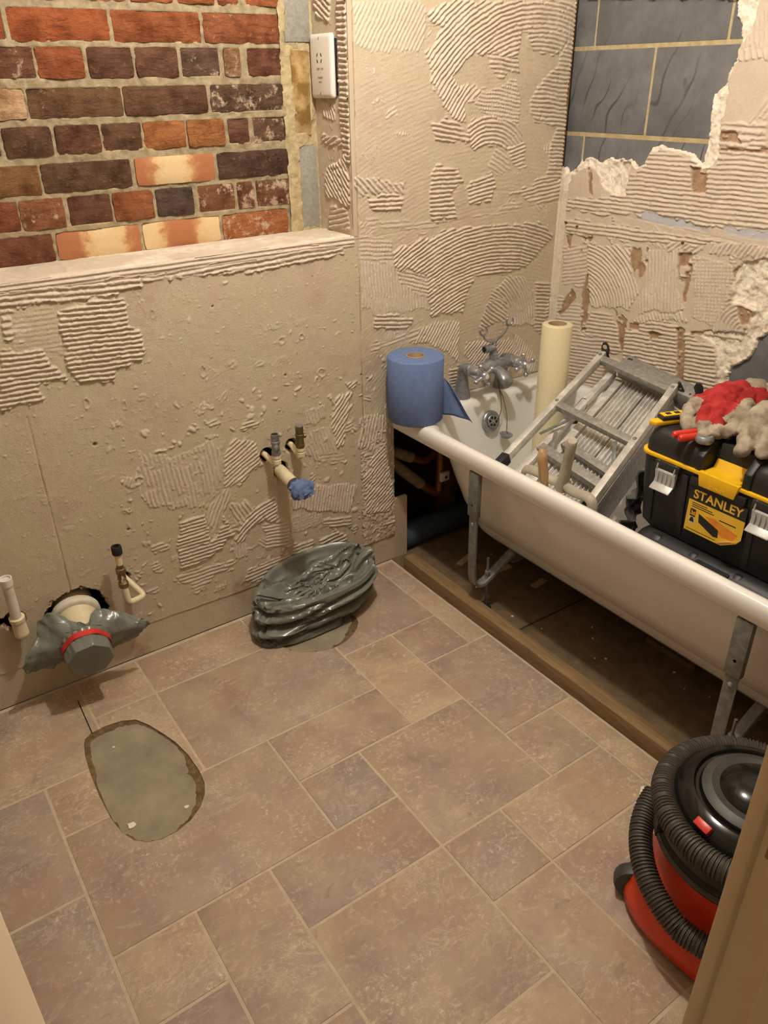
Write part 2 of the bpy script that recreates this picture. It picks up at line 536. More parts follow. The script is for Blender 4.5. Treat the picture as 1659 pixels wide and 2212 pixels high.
def relief(U, V, patches, seed):
    """height (m) and adhesive mask of trowel-combed adhesive on a wall; U, V in metres on the wall"""
    H = np.zeros_like(U); A = np.zeros_like(U)
    wu = (vnoise(U, V, 40, seed, 4)-.5)*.026; wv = (vnoise(U, V, 40, seed+5, 4)-.5)*.026
    brk = vnoise(U, V, 38, seed+9, 3); wob = (vnoise(U, V, 16, seed+3, 2)-.5)*.006+(vnoise(U, V, 70, seed+4, 2)-.5)*.0028
    nick = sstep(vnoise(U, V, 130, seed+6, 2), .20, .42)
    for k, (poly, d, pitch, amp, grid, keep) in enumerate(patches):
        p = np.array(poly); m = .02
        i0 = np.searchsorted(U[0], p[:, 0].min()-m); i1 = np.searchsorted(U[0], p[:, 0].max()+m)
        j0 = np.searchsorted(V[:, 0], p[:, 1].min()-m); j1 = np.searchsorted(V[:, 0], p[:, 1].max()+m)
        if i1 <= i0 or j1 <= j0: continue
        s = (slice(j0, j1), slice(i0, i1))
        u, v = U[s], V[s]
        sd = poly_sd(u+wu[s], v+wv[s], poly)
        mask = sstep(sd, -.0005, .0025)
        if d[0] == 's':
            t = -u*math.sin(d[1])+v*math.cos(d[1]); q = u*math.cos(d[1])+v*math.sin(d[1])
        else:
            t = np.hypot(u-d[1], v-d[2]); q = np.arctan2(v-d[2], u-d[1])*.3
        ph = 2*PI*(t+wob[s])/pitch
        r = sstep(.5+.5*np.cos(ph), .12, .78)
        if grid:
            r = r*(.45+.55*(.5+.5*np.cos(2*PI*q/(pitch*.9))))
        a = 1.55*amp*(.65+.7*vnoise(u, v, 42, seed+k, 3))*(.55+.45*nick[s])
        b = sstep(brk[s], (1-keep)*.75-.05, (1-keep)*.75+.06) if keep < 1 else 1.0
        # a raised lip where the trowel stopped
        lip = np.exp(-((sd-.002)/.0022)**2)*amp*.35*(vnoise(u, v, 90, seed+k+3, 2) > .5)
        h = (.0004+a*r*b)+lip
        H[s] = H[s]*(1-mask)+h*mask
        A[s] = np.maximum(A[s], mask*min(1, amp/.0016)**2*(.35+.65*np.minimum(1, b*r*1.3)))
    return H, A
def fragments(n, u0, u1, v0, v1, seed, amp, test=None):
    rs = np.random.RandomState(seed); out = []
    while len(out) < n:
        cu, cv = rs.uniform(u0, u1), rs.uniform(v0, v1)
        w, h, an = rs.uniform(.008, .035), rs.uniform(.006, .022), rs.choice([0, .1, -.15, .5, 1.2, 1.57, 2.3])+rs.normal()*.15
        ro = rs.uniform(-.5, .5)
        if test is not None and not test(cu, cv): continue
        q = [(cu+math.cos(a+ro)*w*rs.uniform(.5, 1.2), cv+math.sin(a+ro)*h*rs.uniform(.5, 1.2)) for a in [2*PI*k/7 for k in range(7)]]
        out.append((q, ('s', an), rs.uniform(.0095, .0125), amp*rs.uniform(.4, 1.1), int(rs.rand() < .25), rs.uniform(.5, .95)))
    return out
def crumbs(H, A, U, V, n, seed, rmax=.005, amp=.0028, region=None):
    rs = np.random.RandomState(seed)
    du = U[0, 1]-U[0, 0]
    for _ in range(n):
        cu = rs.uniform(U.min(), U.max()); cv = rs.uniform(V.min(), V.max())
        if region is not None and not region(cu, cv): continue
        r = rs.uniform(.0018, rmax)*(.5+rs.rand()); ar = rs.uniform(.18, .75); an = rs.uniform(0, PI)
        k = int(r*2.2/du)+2
        i = int((cu-U[0, 0])/du); j = int((cv-V[0, 0])/(V[1, 0]-V[0, 0]))
        s = (slice(max(0, j-k), j+k+1), slice(max(0, i-k), i+k+1))
        u = U[s]-cu; v = V[s]-cv
        a = u*math.cos(an)+v*math.sin(an); b = -u*math.sin(an)+v*math.cos(an)
        g = sstep(1-np.sqrt((a/r)**2+(b/(r*ar))**2), 0, .6)
        H[s] = np.maximum(H[s], g*rs.uniform(.4, 1)*amp)
        A[s] = np.maximum(A[s], g)
def grid_mesh(name, pos, keepface, attrs):
    """pos: (ny,nx,3) array; keepface: (ny-1,nx-1) bool; attrs: dict of (ny,nx) arrays"""
    ny, nx = pos.shape[:2]
    idx = np.arange(ny*nx).reshape(ny, nx)
    q = np.stack([idx[:-1, :-1], idx[:-1, 1:], idx[1:, 1:], idx[1:, :-1]], -1)[keepface]
    used = np.zeros(ny*nx, bool); used[q.ravel()] = True
    remap = np.cumsum(used)-1
    q = remap[q]
    P = pos.reshape(-1, 3)[used]
    me = bpy.data.meshes.new(name)
    me.vertices.add(len(P)); me.vertices.foreach_set('co', P.astype(np.float32).ravel())
    me.loops.add(q.size); me.loops.foreach_set('vertex_index', q.astype(np.int32).ravel())
    me.polygons.add(len(q)); me.polygons.foreach_set('loop_start', (np.arange(len(q))*4).astype(np.int32))
    me.polygons.foreach_set('use_smooth', np.ones(len(q), bool))
    for k, a in attrs.items():
        at = me.attributes.new(k, 'FLOAT', 'POINT')
        at.data.foreach_set('value', a.reshape(-1)[used].astype(np.float32))
    me.update(calc_edges=True)
    me.validate()
    return me
PB=[([(1.25,1.666),(1.465,1.673),(1.482,1.651),(1.466,1.557),(1.389,1.562),(1.305,1.554),(1.247,1.574)],('s',0.977),0.011,0.0013,0,0.9),([(1.471,1.64),(1.577,1.676),(2.047,1.69),(2.049,1.636),(2.032,1.606),(1.969,1.55),(1.92,1.554),(1.871,1.566),(1.847,1.603),(1.82,1.603),(1.813,1.549),(1.641,1.557),(1.572,1.505),(1.585,1.481),(1.64,1.471),(1.618,1.422),(1.62,1.379),(1.57,1.398),(1.49,1.49),(1.478,1.549),(1.522,1.607)],('a',1.892,1.173),0.0115,0.003,0,0.92),([(1.492,1.392),(1.57,1.396),(1.634,1.352),(1.641,1.33),(1.517,1.34)],('s',-0.154),0.012,0.003,0,1),([(1.685,1.549),(1.812,1.554),(1.817,1.503),(1.739,1.493),(1.706,1.52)],('s',-0.119),0.0115,0.003,0,0.95),([(1.672,1.454),(1.812,1.486),(1.832,1.411),(1.83,1.362),(1.776,1.364),(1.649,1.421)],('s',-0.126),0.0105,0.0024,1,0.8),([(1.627,1.361),(1.65,1.395),(1.714,1.397),(1.837,1.361),(1.862,1.319),(1.788,1.3),(1.706,1.318),(1.655,1.311)],('a',1.72,1.21),0.0115,0.0028,0,0.9),([(2.03,1.614),(2.049,1.636),(2.031,1.465),(2.051,1.186),(1.96,1.222),(1.987,1.355),(1.892,1.373),(1.872,1.423),(1.902,1.467),(1.972,1.528)],('s',-0.098),0.0115,0.0028,0,0.97),([(1.235,1.263),(1.308,1.256),(1.342,1.245),(1.405,1.245),(1.405,1.212),(1.285,1.219),(1.257,1.206),(1.233,1.226)],('s',-0.785),0.013,0.0026,0,0.95),([(1.274,1.214),(1.405,1.207),(1.393,1.168),(1.295,1.173)],('s',-0.056),0.012,0.003,0,1),([(1.5,1.263),(1.518,1.283),(1.594,1.261),(1.621,1.227),(1.577,1.198),(1.599,1.116),(1.497,1.131)],('s',-0.021),0.012,0.003,0,0.95),([(1.716,1.281),(1.74,1.307),(1.788,1.297),(1.806,1.252),(1.753,1.232),(1.71,1.258)],('s',-0.486),0.012,0.0016,0,0.9),([(1.787,1.309),(1.862,1.319),(1.861,1.263),(1.82,1.256)],('s',0.241),0.0115,0.0026,0,0.95),([(1.634,1.212),(1.731,1.247),(1.751,1.208),(1.73,1.162),(1.646,1.164)],('s',0.16),0.0115,0.003,0,0.9),([(1.799,1.176),(1.89,1.193),(1.96,1.222),(2.046,1.196),(2.022,1.142),(1.94,1.131),(1.863,1.165)],('s',0.102),0.012,0.0026,0,0.95),([(1.261,1.158),(1.6,1.111),(1.872,1.155),(1.853,1.127),(1.666,1.114),(1.472,1.105),(1.277,1.125)],('s',-0.014),0.013,0.001,0,0.6),([(1.363,1.061),(1.568,1.095),(1.954,1.081),(2.021,1.032),(1.93,0.957),(1.819,0.928),(1.675,0.947),(1.632,0.837),(1.502,0.842),(1.487,0.973),(1.369,1.013)],('a',1.741,0.44),0.0112,0.0032,0,0.95),([(1.246,1.042),(1.363,1.028),(1.387,0.986),(1.494,0.967),(1.495,0.864),(1.386,0.892),(1.253,0.908)],('s',-1.473),0.0108,0.0017,0,0.9),([(1.254,1.114),(1.363,1.093),(1.363,1.032),(1.246,1.047)],('s',-0.118),0.012,0.0014,1,0.7),([(1.369,1.013),(1.487,0.973),(1.501,0.889),(1.387,0.957)],('s',-0.328),0.0108,0.0018,1,0.85),([(1.834,0.926),(1.896,0.912),(2.013,0.776),(1.994,0.734),(1.818,0.764),(1.743,0.874)],('a',1.687,0.722),0.0112,0.0022,0,0.85),([(1.953,0.888),(2.021,0.878),(2.034,0.737),(1.963,0.79)],('s',-0.183),0.012,0.003,0,1),([(1.29,0.892),(1.444,0.85),(1.407,0.813),(1.294,0.837)],('s',-0.164),0.012,0.0026,0,1),([(1.278,0.802),(1.344,0.794),(1.434,0.808),(1.51,0.813),(1.505,0.783),(1.339,0.773),(1.277,0.763)],('s',0.123),0.013,0.0012,0,0.6),([(1.526,0.823),(1.628,0.802),(1.628,0.667),(1.58,0.705),(1.511,0.755),(1.434,0.773),(1.461,0.799)],('s',0.946),0.011,0.0019,0,0.9),([(1.582,0.658),(1.629,0.658),(1.633,0.55),(1.59,0.599)],('s',-0.062),0.0115,0.0026,0,1),([(1.655,0.733),(1.853,0.711),(1.905,0.642),(1.871,0.589),(1.729,0.598),(1.651,0.691)],('s',0.735),0.011,0.0017,0,0.85),([(1.743,0.855),(1.829,0.847),(1.842,0.77),(1.773,0.777),(1.707,0.756),(1.717,0.791)],('s',-0.615),0.0115,0.0024,0,0.85),([(1.957,0.837),(2.024,0.827),(2.006,0.703),(1.97,0.724)],('s',-0.22),0.0118,0.0028,0,0.95),([(1.864,0.733),(1.987,0.627),(1.987,0.565),(1.892,0.574),(1.891,0.655)],('s',1.215),0.0115,0.0015,0,0.7),([(1.304,0.559),(1.325,0.559),(1.318,0.479),(1.281,0.484)],('s',1.436),0.012,0.0026,0,0.9),([(1.282,0.938),(1.497,0.906),(1.497,0.88),(1.433,0.869),(1.34,0.88),(1.28,0.881)],('s',-1.394),0.0108,0.0014,0,0.9),([(0.296,1.093),(0.408,1.097),(0.449,1.09),(0.555,1.092),(0.612,1.091),(0.61,1.054),(0.56,1.059),(0.525,1.052),(0.424,1.054),(0.371,1.055),(0.288,1.058)],('s',-0.053),0.0135,0.003,0,1),([(0.404,1.036),(0.48,1.049),(0.561,1.043),(0.57,0.982),(0.595,0.946),(0.589,0.883),(0.516,0.877),(0.51,0.842),(0.406,0.864),(0.406,0.919)],('s',-0.063),0.0118,0.0034,0,1),([(0.266,0.967),(0.357,0.951),(0.364,0.924),(0.396,0.87),(0.322,0.863),(0.334,0.836),(0.234,0.83)],('s',-0.043),0.0118,0.0032,0,0.95),([(0.287,1.054),(0.311,1.049),(0.302,1.02),(0.349,1.014),(0.343,1.006),(0.3,0.995),(0.296,0.985),(0.271,0.988)],('s',-0.015),0.016,0.0026,0,0.8),([(0.311,1.05),(0.404,1.043),(0.404,0.927),(0.358,0.947),(0.293,0.967)],('s',-0.029),0.011,0.0005,0,1),([(0.616,1.092),(0.752,1.09),(0.934,1.086),(0.931,1.056),(0.821,1.061),(0.763,1.073),(0.708,1.067),(0.656,1.07),(0.616,1.07)],('s',0.135),0.014,0.0026,0,0.9),([(0.779,1.092),(0.936,1.104),(1.193,1.102),(1.199,1.066),(1.015,1.058),(0.776,1.069)],('s',0.034),0.013,0.0026,0,0.95),([(0.612,1.093),(0.779,1.088),(0.77,1.07),(0.632,1.074)],('s',0.059),0.012,0.0018,0,0.9),([(0.533,0.645),(0.622,0.605),(0.773,0.623),(0.758,0.568),(0.751,0.471),(0.689,0.423),(0.533,0.473),(0.508,0.555)],('s',-1.487),0.0125,0.0014,0,0.45),([(0.766,0.566),(0.808,0.608),(0.876,0.579),(0.874,0.502),(0.814,0.463),(0.758,0.463)],('s',0.497),0.0112,0.002,0,0.85),([(0.607,0.399),(0.692,0.407),(0.697,0.297),(0.748,0.374),(0.768,0.308),(0.711,0.262),(0.588,0.238),(0.593,0.311)],('s',-0.008),0.0112,0.0032,0,1),([(0.699,0.419),(0.77,0.465),(0.776,0.423),(0.723,0.353),(0.701,0.313)],('s',1.085),0.012,0.0014,0,0.8),([(0.766,0.291),(0.838,0.374),(0.921,0.389),(0.917,0.312),(0.849,0.316),(0.785,0.259)],('a',0.959,0.111),0.0115,0.003,0,0.95),([(0.774,0.407),(0.818,0.404),(0.843,0.372),(0.792,0.318),(0.772,0.348)],('s',-1.16),0.012,0.002,0,0.8),([(0.758,0.275),(0.804,0.271),(0.809,0.213),(0.769,0.222)],('s',-1.587),0.0108,0.0016,0,0.9),([(0.871,0.303),(0.95,0.301),(0.96,0.196),(0.868,0.21)],('s',-0.143),0.0115,0.0018,0,0.8),([(1.137,0.619),(1.158,0.659),(1.21,0.653),(1.172,0.56),(1.175,0.5),(1.136,0.481),(1.128,0.559)],('s',0.813),0.0115,0.003,0,0.95),([(1.036,0.643),(1.108,0.638),(1.111,0.592),(1.039,0.593)],('s',-1.317),0.0115,0.0013,0,0.8),([(1.049,0.574),(1.134,0.563),(1.148,0.466),(1.078,0.456),(1.025,0.494)],('s',-1.297),0.012,0.0014,0,0.6),([(1.23,0.569),(1.309,0.567),(1.293,0.445),(1.22,0.465)],('s',1.295),0.0125,0.0022,0,0.85),([(1.236,0.349),(1.279,0.436),(1.327,0.448),(1.346,0.342),(1.363,0.231),(1.338,0.199),(1.246,0.222)],('s',0.656),0.0115,0.0032,0,0.97),([(0.969,0.392),(1.092,0.373),(1.215,0.342),(1.185,0.249),(1.074,0.285),(0.97,0.325)],('s',1.369),0.011,0.0024,0,0.9),([(0.968,0.307),(1.08,0.277),(1.071,0.235),(0.969,0.238)],('s',-1.555),0.011,0.0012,1,0.7),([(1.061,0.179),(1.122,0.204),(1.167,0.162),(1.152,0.133),(1.064,0.128)],('s',0.108),0.0125,0.0026,0,0.95),([(1.078,0.252),(1.191,0.227),(1.183,0.197),(1.077,0.22)],('s',-0.216),0.0125,0.0018,0,0.9),([(0.96,0.203),(1.036,0.189),(1.025,0.133),(0.963,0.162)],('s',0.014),0.0125,0.002,0,0.9),([(1.301,0.163),(1.374,0.153),(1.374,0.132),(1.308,0.147)],('s',-0.055),0.0125,0.0024,0,0.9),([(0.565,0.226),(0.63,0.231),(0.786,0.215),(0.702,0.185),(0.624,0.146),(0.609,0.196)],('s',-0.034),0.0122,0.0016,0,0.7),([(0.804,0.164),(0.951,0.173),(0.973,0.126),(0.834,0.107),(0.776,0.123)],('s',0.054),0.0122,0.0016,0,0.75),([(1.08,0.485),(1.174,0.465),(1.166,0.431),(1.084,0.448)],('s',-0.148),0.012,0.0012,1,0.5)]
PR=[([(-0.333,1.312),(-0.454,1.3),(-0.549,1.275),(-0.68,1.37),(-0.741,1.119),(-0.43,1.127),(-0.017,1.106),(-0.035,1.146),(-0.26,1.177),(-0.27,1.239),(-0.318,1.26)],('s',3.131),0.0122,0.0028,0,1),([(-0.02,1.084),(-0.296,1.091),(-0.611,1.093),(-0.56,1.071),(-0.316,1.052),(-0.034,1.036)],('s',3.111),0.0122,0.0026,0,1),([(-0.541,1.382),(-0.675,1.39),(-0.68,1.37),(-0.554,1.276),(-0.539,1.318)],('s',-3.091),0.017,0.0028,0,1),([(-0.622,1.388),(-0.659,1.456),(-0.675,1.39)],('s',2.107),0.014,0.0015,0,0.9),([(-0.555,1.545),(-0.637,1.547),(-0.643,1.522),(-0.56,1.526)],('s',-1.92),0.016,0.0022,0,1),([(-0.575,1.586),(-0.612,1.649),(-0.637,1.547),(-0.555,1.545)],('s',-1.763),0.012,0.0014,0,0.9),([(-0.137,1.017),(-0.305,1.035),(-0.32,0.953),(-0.36,0.917),(-0.332,0.846),(-0.175,0.82),(-0.144,0.923)],('a',-0.137,0.812),0.0118,0.0026,0,0.97),([(-0.032,0.996),(-0.137,1.017),(-0.144,0.923),(-0.135,0.876),(-0.04,0.87)],('s',2.866),0.012,0.0016,0,0.8),([(-0.441,1.069),(-0.56,1.071),(-0.558,1.052),(-0.441,1.04)],('s',2.435),0.0122,0.0024,0,0.9),([(-0.569,1.082),(-0.747,1.098),(-0.755,1.063),(-0.575,1.054)],('s',2.034),0.0122,0.0026,0,0.95),([(-0.366,1.034),(-0.488,1.047),(-0.489,0.951),(-0.534,0.883),(-0.443,0.864),(-0.367,0.842),(-0.372,0.962)],('s',-1.723),0.0118,0.0024,0,1),([(-0.537,1.044),(-0.668,1.031),(-0.672,0.946),(-0.629,0.857),(-0.561,0.872)],('s',-1.712),0.0112,0.0022,1,0.95),([(-0.629,0.857),(-0.671,0.95),(-0.716,0.92),(-0.724,0.863),(-0.622,0.834)],('a',-0.73,0.859),0.0118,0.0022,0,0.95),([(-0.176,0.808),(-0.271,0.822),(-0.293,0.781),(-0.336,0.779),(-0.335,0.704),(-0.159,0.659),(-0.163,0.74)],('s',3.032),0.0122,0.0024,0,0.97),([(-0.331,0.807),(-0.448,0.838),(-0.525,0.838),(-0.563,0.649),(-0.348,0.586),(-0.332,0.721)],('s',3.028),0.0122,0.0028,0,1),([(-0.54,0.826),(-0.586,0.81),(-0.651,0.81),(-0.679,0.683),(-0.569,0.651)],('s',3.039),0.0122,0.0028,0,1),([(-0.381,0.84),(-0.529,0.876),(-0.546,0.854),(-0.448,0.838),(-0.345,0.81)],('s',-2.055),0.0122,0.0026,0,0.9),([(-0.021,0.831),(-0.168,0.812),(-0.158,0.665),(-0.028,0.639),(-0.005,0.754)],('s',3.003),0.0122,0.0016,0,0.7),([(-0.027,0.732),(-0.28,0.719),(-0.282,0.584),(-0.158,0.426),(-0.048,0.569)],('s',3.002),0.0122,0.0022,0,0.95),([(-0.286,0.681),(-0.562,0.664),(-0.704,0.677),(-0.616,0.482),(-0.338,0.485)],('s',3.131),0.0122,0.0024,0,0.95)]
HOLES=[[(-0.001,1.699),(-0.523,1.663),(-0.528,1.655),(-0.53,1.625),(-0.55,1.598),(-0.561,1.564),(-0.555,1.545),(-0.555,1.526),(-0.539,1.507),(-0.54,1.479),(-0.5,1.447),(-0.504,1.406),(-0.504,1.38),(-0.513,1.338),(-0.503,1.307),(-0.508,1.286),(-0.492,1.28),(-0.466,1.301),(-0.442,1.304),(-0.356,1.317),(-0.327,1.311),(-0.319,1.288),(-0.322,1.269),(-0.292,1.258),(-0.258,1.27),(-0.176,1.274),(-0.156,1.268),(-0.144,1.255),(-0.121,1.266),(-0.099,1.275),(-0.065,1.257),(-0.046,1.231),(-0.017,1.221),(0.035,1.262),(0.092,1.705)],[(-0.861,0.913),(-0.8,0.88),(-0.769,0.854),(-0.765,0.823),(-0.756,0.795),(-0.709,0.757),(-0.705,0.724),(-0.705,0.67),(-0.746,0.487),(-0.962,0.515)]]
FRAC=[[(-0.523,1.663),(-0.586,1.658),(-0.589,1.629),(-0.585,1.586),(-0.562,1.56),(-0.547,1.514),(-0.547,1.471),(-0.546,1.386),(-0.553,1.306),(-0.537,1.279),(-0.506,1.268),(-0.492,1.28),(-0.497,1.337),(-0.497,1.401),(-0.499,1.455),(-0.538,1.487),(-0.551,1.541),(-0.557,1.579),(-0.527,1.626)],[(-0.002,1.274),(-0.098,1.277),(-0.143,1.263),(-0.176,1.277),(-0.265,1.266),(-0.263,1.237),(-0.26,1.177),(-0.207,1.172),(-0.168,1.194),(-0.141,1.232),(-0.102,1.25),(-0.041,1.215),(-0.024,1.171),(-0.009,1.165)],[(-0.319,1.32),(-0.361,1.322),(-0.359,1.304),(-0.323,1.297)],[(-0.681,1.047),(-0.773,1.071),(-0.82,0.88),(-0.77,0.849),(-0.763,0.787),(-0.711,0.747),(-0.711,0.645),(-0.683,0.636),(-0.67,0.752),(-0.645,0.809),(-0.601,0.824),(-0.61,0.837),(-0.729,0.864),(-0.745,0.931),(-0.674,0.936),(-0.666,0.993)]]
BROWN=[[(-0.305,1.035),(-0.371,1.039),(-0.378,0.999),(-0.364,0.95),(-0.335,0.945),(-0.314,0.984)],[(-0.037,0.767),(-0.062,0.833),(-0.089,0.867),(-0.11,0.836),(-0.082,0.807),(-0.046,0.763)],[(-0.131,0.852),(-0.149,0.935),(-0.167,0.847),(-0.163,0.74),(-0.144,0.735)],[(-0.277,0.835),(-0.33,0.812),(-0.33,0.772),(-0.333,0.715),(-0.319,0.711),(-0.292,0.787)],[(-0.478,1.04),(-0.524,1.047),(-0.536,0.99),(-0.529,0.907),(-0.517,0.905),(-0.517,0.966),(-0.494,0.957)],[(-0.564,0.826),(-0.62,0.844),(-0.724,0.863),(-0.724,0.838),(-0.612,0.827),(-0.566,0.816)],[(-0.697,0.931),(-0.741,0.926),(-0.739,0.911),(-0.735,0.86),(-0.703,0.903)],[(-0.472,1.27),(-0.527,1.274),(-0.536,1.208),(-0.491,1.204)],[(-0.339,0.803),(-0.379,0.812),(-0.383,0.79),(-0.342,0.786)],[(-0.545,1.365),(-0.592,1.363),(-0.619,1.335),(-0.551,1.34)],[(-0.554,1.323),(-0.691,1.326),(-0.693,1.318),(-0.556,1.315)],[(-0.416,0.798),(-0.469,0.799),(-0.446,0.777),(-0.427,0.772)],[(-0.514,0.831),(-0.544,0.832),(-0.575,0.653),(-0.551,0.646)],[(-0.092,1.249),(-0.118,1.241),(-0.13,1.165),(-0.114,1.169)],[(-0.034,1.042),(-0.065,1.04),(-0.06,0.989),(-0.043,0.998)],[(-0.108,1.035),(-0.155,1.046),(-0.131,1.01),(-0.104,0.984)],[(-0.66,1.02),(-0.687,1.043),(-0.687,0.997),(-0.674,0.985)]]
BLUE=[[(-0.268,1.133),(-0.364,1.143),(-0.453,1.134),(-0.526,1.124),(-0.737,1.136),(-0.743,1.113),(-0.552,1.108),(-0.433,1.11),(-0.272,1.111)]]
BRICKS={'A': ((1.66,1.722),[(0.44,0.529),(0.534,0.632),(0.642,0.739),(0.751,0.854),(0.863,0.96),(0.969,1.024),(1.042,1.143)]),'B': ((1.579,1.643),[(0.325,0.461),(0.469,0.69),(0.697,0.915),(0.923,1.137)]),'C': ((1.506,1.569),[(0.41,0.51),(0.514,0.618),(0.628,0.734),(0.741,0.846),(0.853,0.958),(0.969,1.014),(1.035,1.133)]),'D': ((1.426,1.487),[(0.31,0.471),(0.477,0.694),(0.698,0.913),(0.921,1.132)]),'E': ((1.349,1.41),[(0.314,0.399),(0.408,0.514),(0.523,0.627),(0.632,0.731),(0.736,0.844),(0.849,0.951),(0.962,1.023),(1.036,1.135)]),'F': ((1.267,1.331),[(0.273,0.469),(0.474,0.689),(0.7,0.912),(0.922,1.133)]),'G': ((1.189,1.256),[(0.307,0.405),(0.409,0.51),(0.52,0.625),(0.631,0.734),(0.742,0.843),(0.858,0.962),(0.971,1.021),(1.028,1.13)]),'H': ((1.112,1.176),[(0.236,0.469),(0.477,0.687),(0.695,0.91),(0.918,1.119)])}
# ================================================================== STRUCTURE
# ---- floor: slate effect tiles on a grout bed, with the two cut-outs left by the old toilet and basin pedestal
GX = [-.104+.1716*i for i in range(0, 9)]          # grid lines i=-1..7
gx = lambda i: .068+.1716*i
gy = lambda j: -.0095-.1709*j
PAN = [(.188,-.262),(.196,-.243),(.216,-.230),(.250,-.226),(.295,-.231),(.330,-.250),(.352,-.290),(.372,-.345),(.386,-.390),(.396,-.450),(.398,-.520),(.393,-.560),
       (.380,-.592),(.356,-.622),(.322,-.645),(.285,-.656),(.248,-.656),(.218,-.644),(.196,-.622),(.180,-.585),(.172,-.530),(.170,-.450),(.173,-.370),(.180,-.300)]
PED = [(.930+.128*math.cos(a)*(1-.06*math.sin(3*a)), -.185+.118*math.sin(a)) for a in [2*PI*k/26 for k in range(26)]]
TILES = [(-1,1,0,2),(1,2,0,1),(1,2,1,3),(0,1,2,3),(-1,0,2,4),(-1,0,4,6),(-1,0,6,8),(-1,0,8,10),(0,3,3,5),(2,4,0,1),(4,5,0,1),(2,5,1,3),(5,7,0,2),(7,7.42,0,3),
         (5,6,2,4),(6,7,2,3),(6,7.42,3,5),(3,5,3,4),(3,4,4,5),(4,6,4,6),(2,4,5,6),(6,7,5,6),(7,7.42,5,7),(5,7,6,7),(4,5,6,7),(2,4,6,8),(4,5,7,9),(1,2,5,7),
         (0,1,5,6),(0,1,6,8),(1,2,7,8),(0,2,8,10),(2,4,8,9),(2,3,9,9.88),(3,5,9,9.88),(5,7,7,9),(7,7.42,7,9),(5,7.42,9,9.88)]
def cutter(poly, z0, z1):
    me = MB().prism([(x, y, z0) for x, y in poly], (0, 0, z1-z0)).mesh('cut', smooth=False)
    return link('cut', me)
floor_bm = MB().box((XL-.02, YF-.25, -.05), (1.348, .0, -.0012))
fl = floor_bm.build('floor', 'grout', smooth=False)
structure(fl, 'slate effect tiled floor with pale grout and a pan-shaped cut-out')
cuts = [cutter(PAN, -.2, .2), cutter(PED, -.2, .2)]
def bool_cut(o, cs):
    for c in cs:
        m = o.modifiers.new('cut', 'BOOLEAN'); m.operation = 'DIFFERENCE'; m.object = c; m.solver = 'EXACT'
    dg = bpy.context.evaluated_depsgraph_get()
    dg.update()
    me = bpy.data.meshes.new_from_object(o.evaluated_get(dg))
    o.modifiers.clear()
    o.data = me
bool_cut(fl, cuts)
rt = random.Random(4)
for (i0, i1, j0, j1) in TILES:
    g = .0034
    x0, x1 = max(gx(i0), XL)+g, min(gx(i1), 1.343)-g
    y1, y0 = min(gy(j0), -.004)-g, gy(j1)+g
    dz = rt.uniform(-.0006, .0006)
    t = MB().box((x0, y0, -.0105), (x1, y1, dz)).build('tile', 'tile', fl, bevel=.0009, bseg=2, angle=30)
    for c, poly in zip(cuts, (PAN, PED)):
        px = [p[0] for p in poly]; py = [p[1] for p in poly]
        if x0 < max(px) and x1 > min(px) and y0 < max(py) and y1 > min(py):
            bool_cut(t, [c])
for c in cuts:
    bpy.data.objects.remove(c)
# older screed inside the cut-outs with a ragged ring of old glue
for poly, nm in ((PAN, 'old_floor_patch'), (PED, 'old_floor_patch')):
    cxm = sum(p[0] for p in poly)/len(poly); cym = sum(p[1] for p in poly)/len(poly)
    MB().prism([(cxm+(x-cxm)*1.004, cym+(y-cym)*1.004, -.06) for x, y in poly], (0, 0, .0545)).build(nm, 'screed', fl, smooth=False)
    rr = random.Random(7)
    P = smooth_path([(q[0], q[1], 0) for q in poly+poly[:1]], 5)
    ring = []
    cc = Vector((cxm, cym, 0))
    n = len(P)-1
    vs = []; fs = []
    for k in range(n):
        p = P[k]; a = math.atan2(p.y-cym, p.x-cxm)
        ww = .004+.009*max(0, mnoise.noise((p.x*22, p.y*22, 3)))+.006*rr.random()**3
        # the glue is widest along the front right and the back edge
        ww += .020*max(0, math.cos(a+.75))**5+.016*max(0, math.cos(a-1.9))**5
        d = (cc-p).normalized()
        vs += [p+d*.0002+Vector((0, 0, -.0035)), p+d*ww+Vector((0, 0, -.0053))]
    for k in range(n):
        q = (k+1) % n
        fs.append((2*k, 2*q, 2*q+1, 2*k+1))
    MB().add(vs, fs).build('glue_ring', 'dirt_glue', fl)
# chips and crumbs of plaster lying on the old screed
for (x, y, r) in ((.205, -.575, .012), (.33, -.60, .006), (.25, -.31, .004)):
    rr = random.Random(int(x*1000))
    pts = [(x+math.cos(a)*r*rr.uniform(.5, 1.2), y+math.sin(a)*r*rr.uniform(.5, 1.2), -.0056) for a in [2*PI*k/9 for k in range(9)]]
    MB().prism(pts, (0, 0, .0025)).build('plaster_chip', 'lime_white', fl, smooth=False)
# cut line running from the wall to the pan outline
MB().prism([(.222,-.085,.0005),(.2245,-.085,.0005),(.2195,-.232,.0005),(.217,-.232,.0005)], (0, 0, .0006)).build('floor_cut_line', 'slot_black', fl, smooth=False)

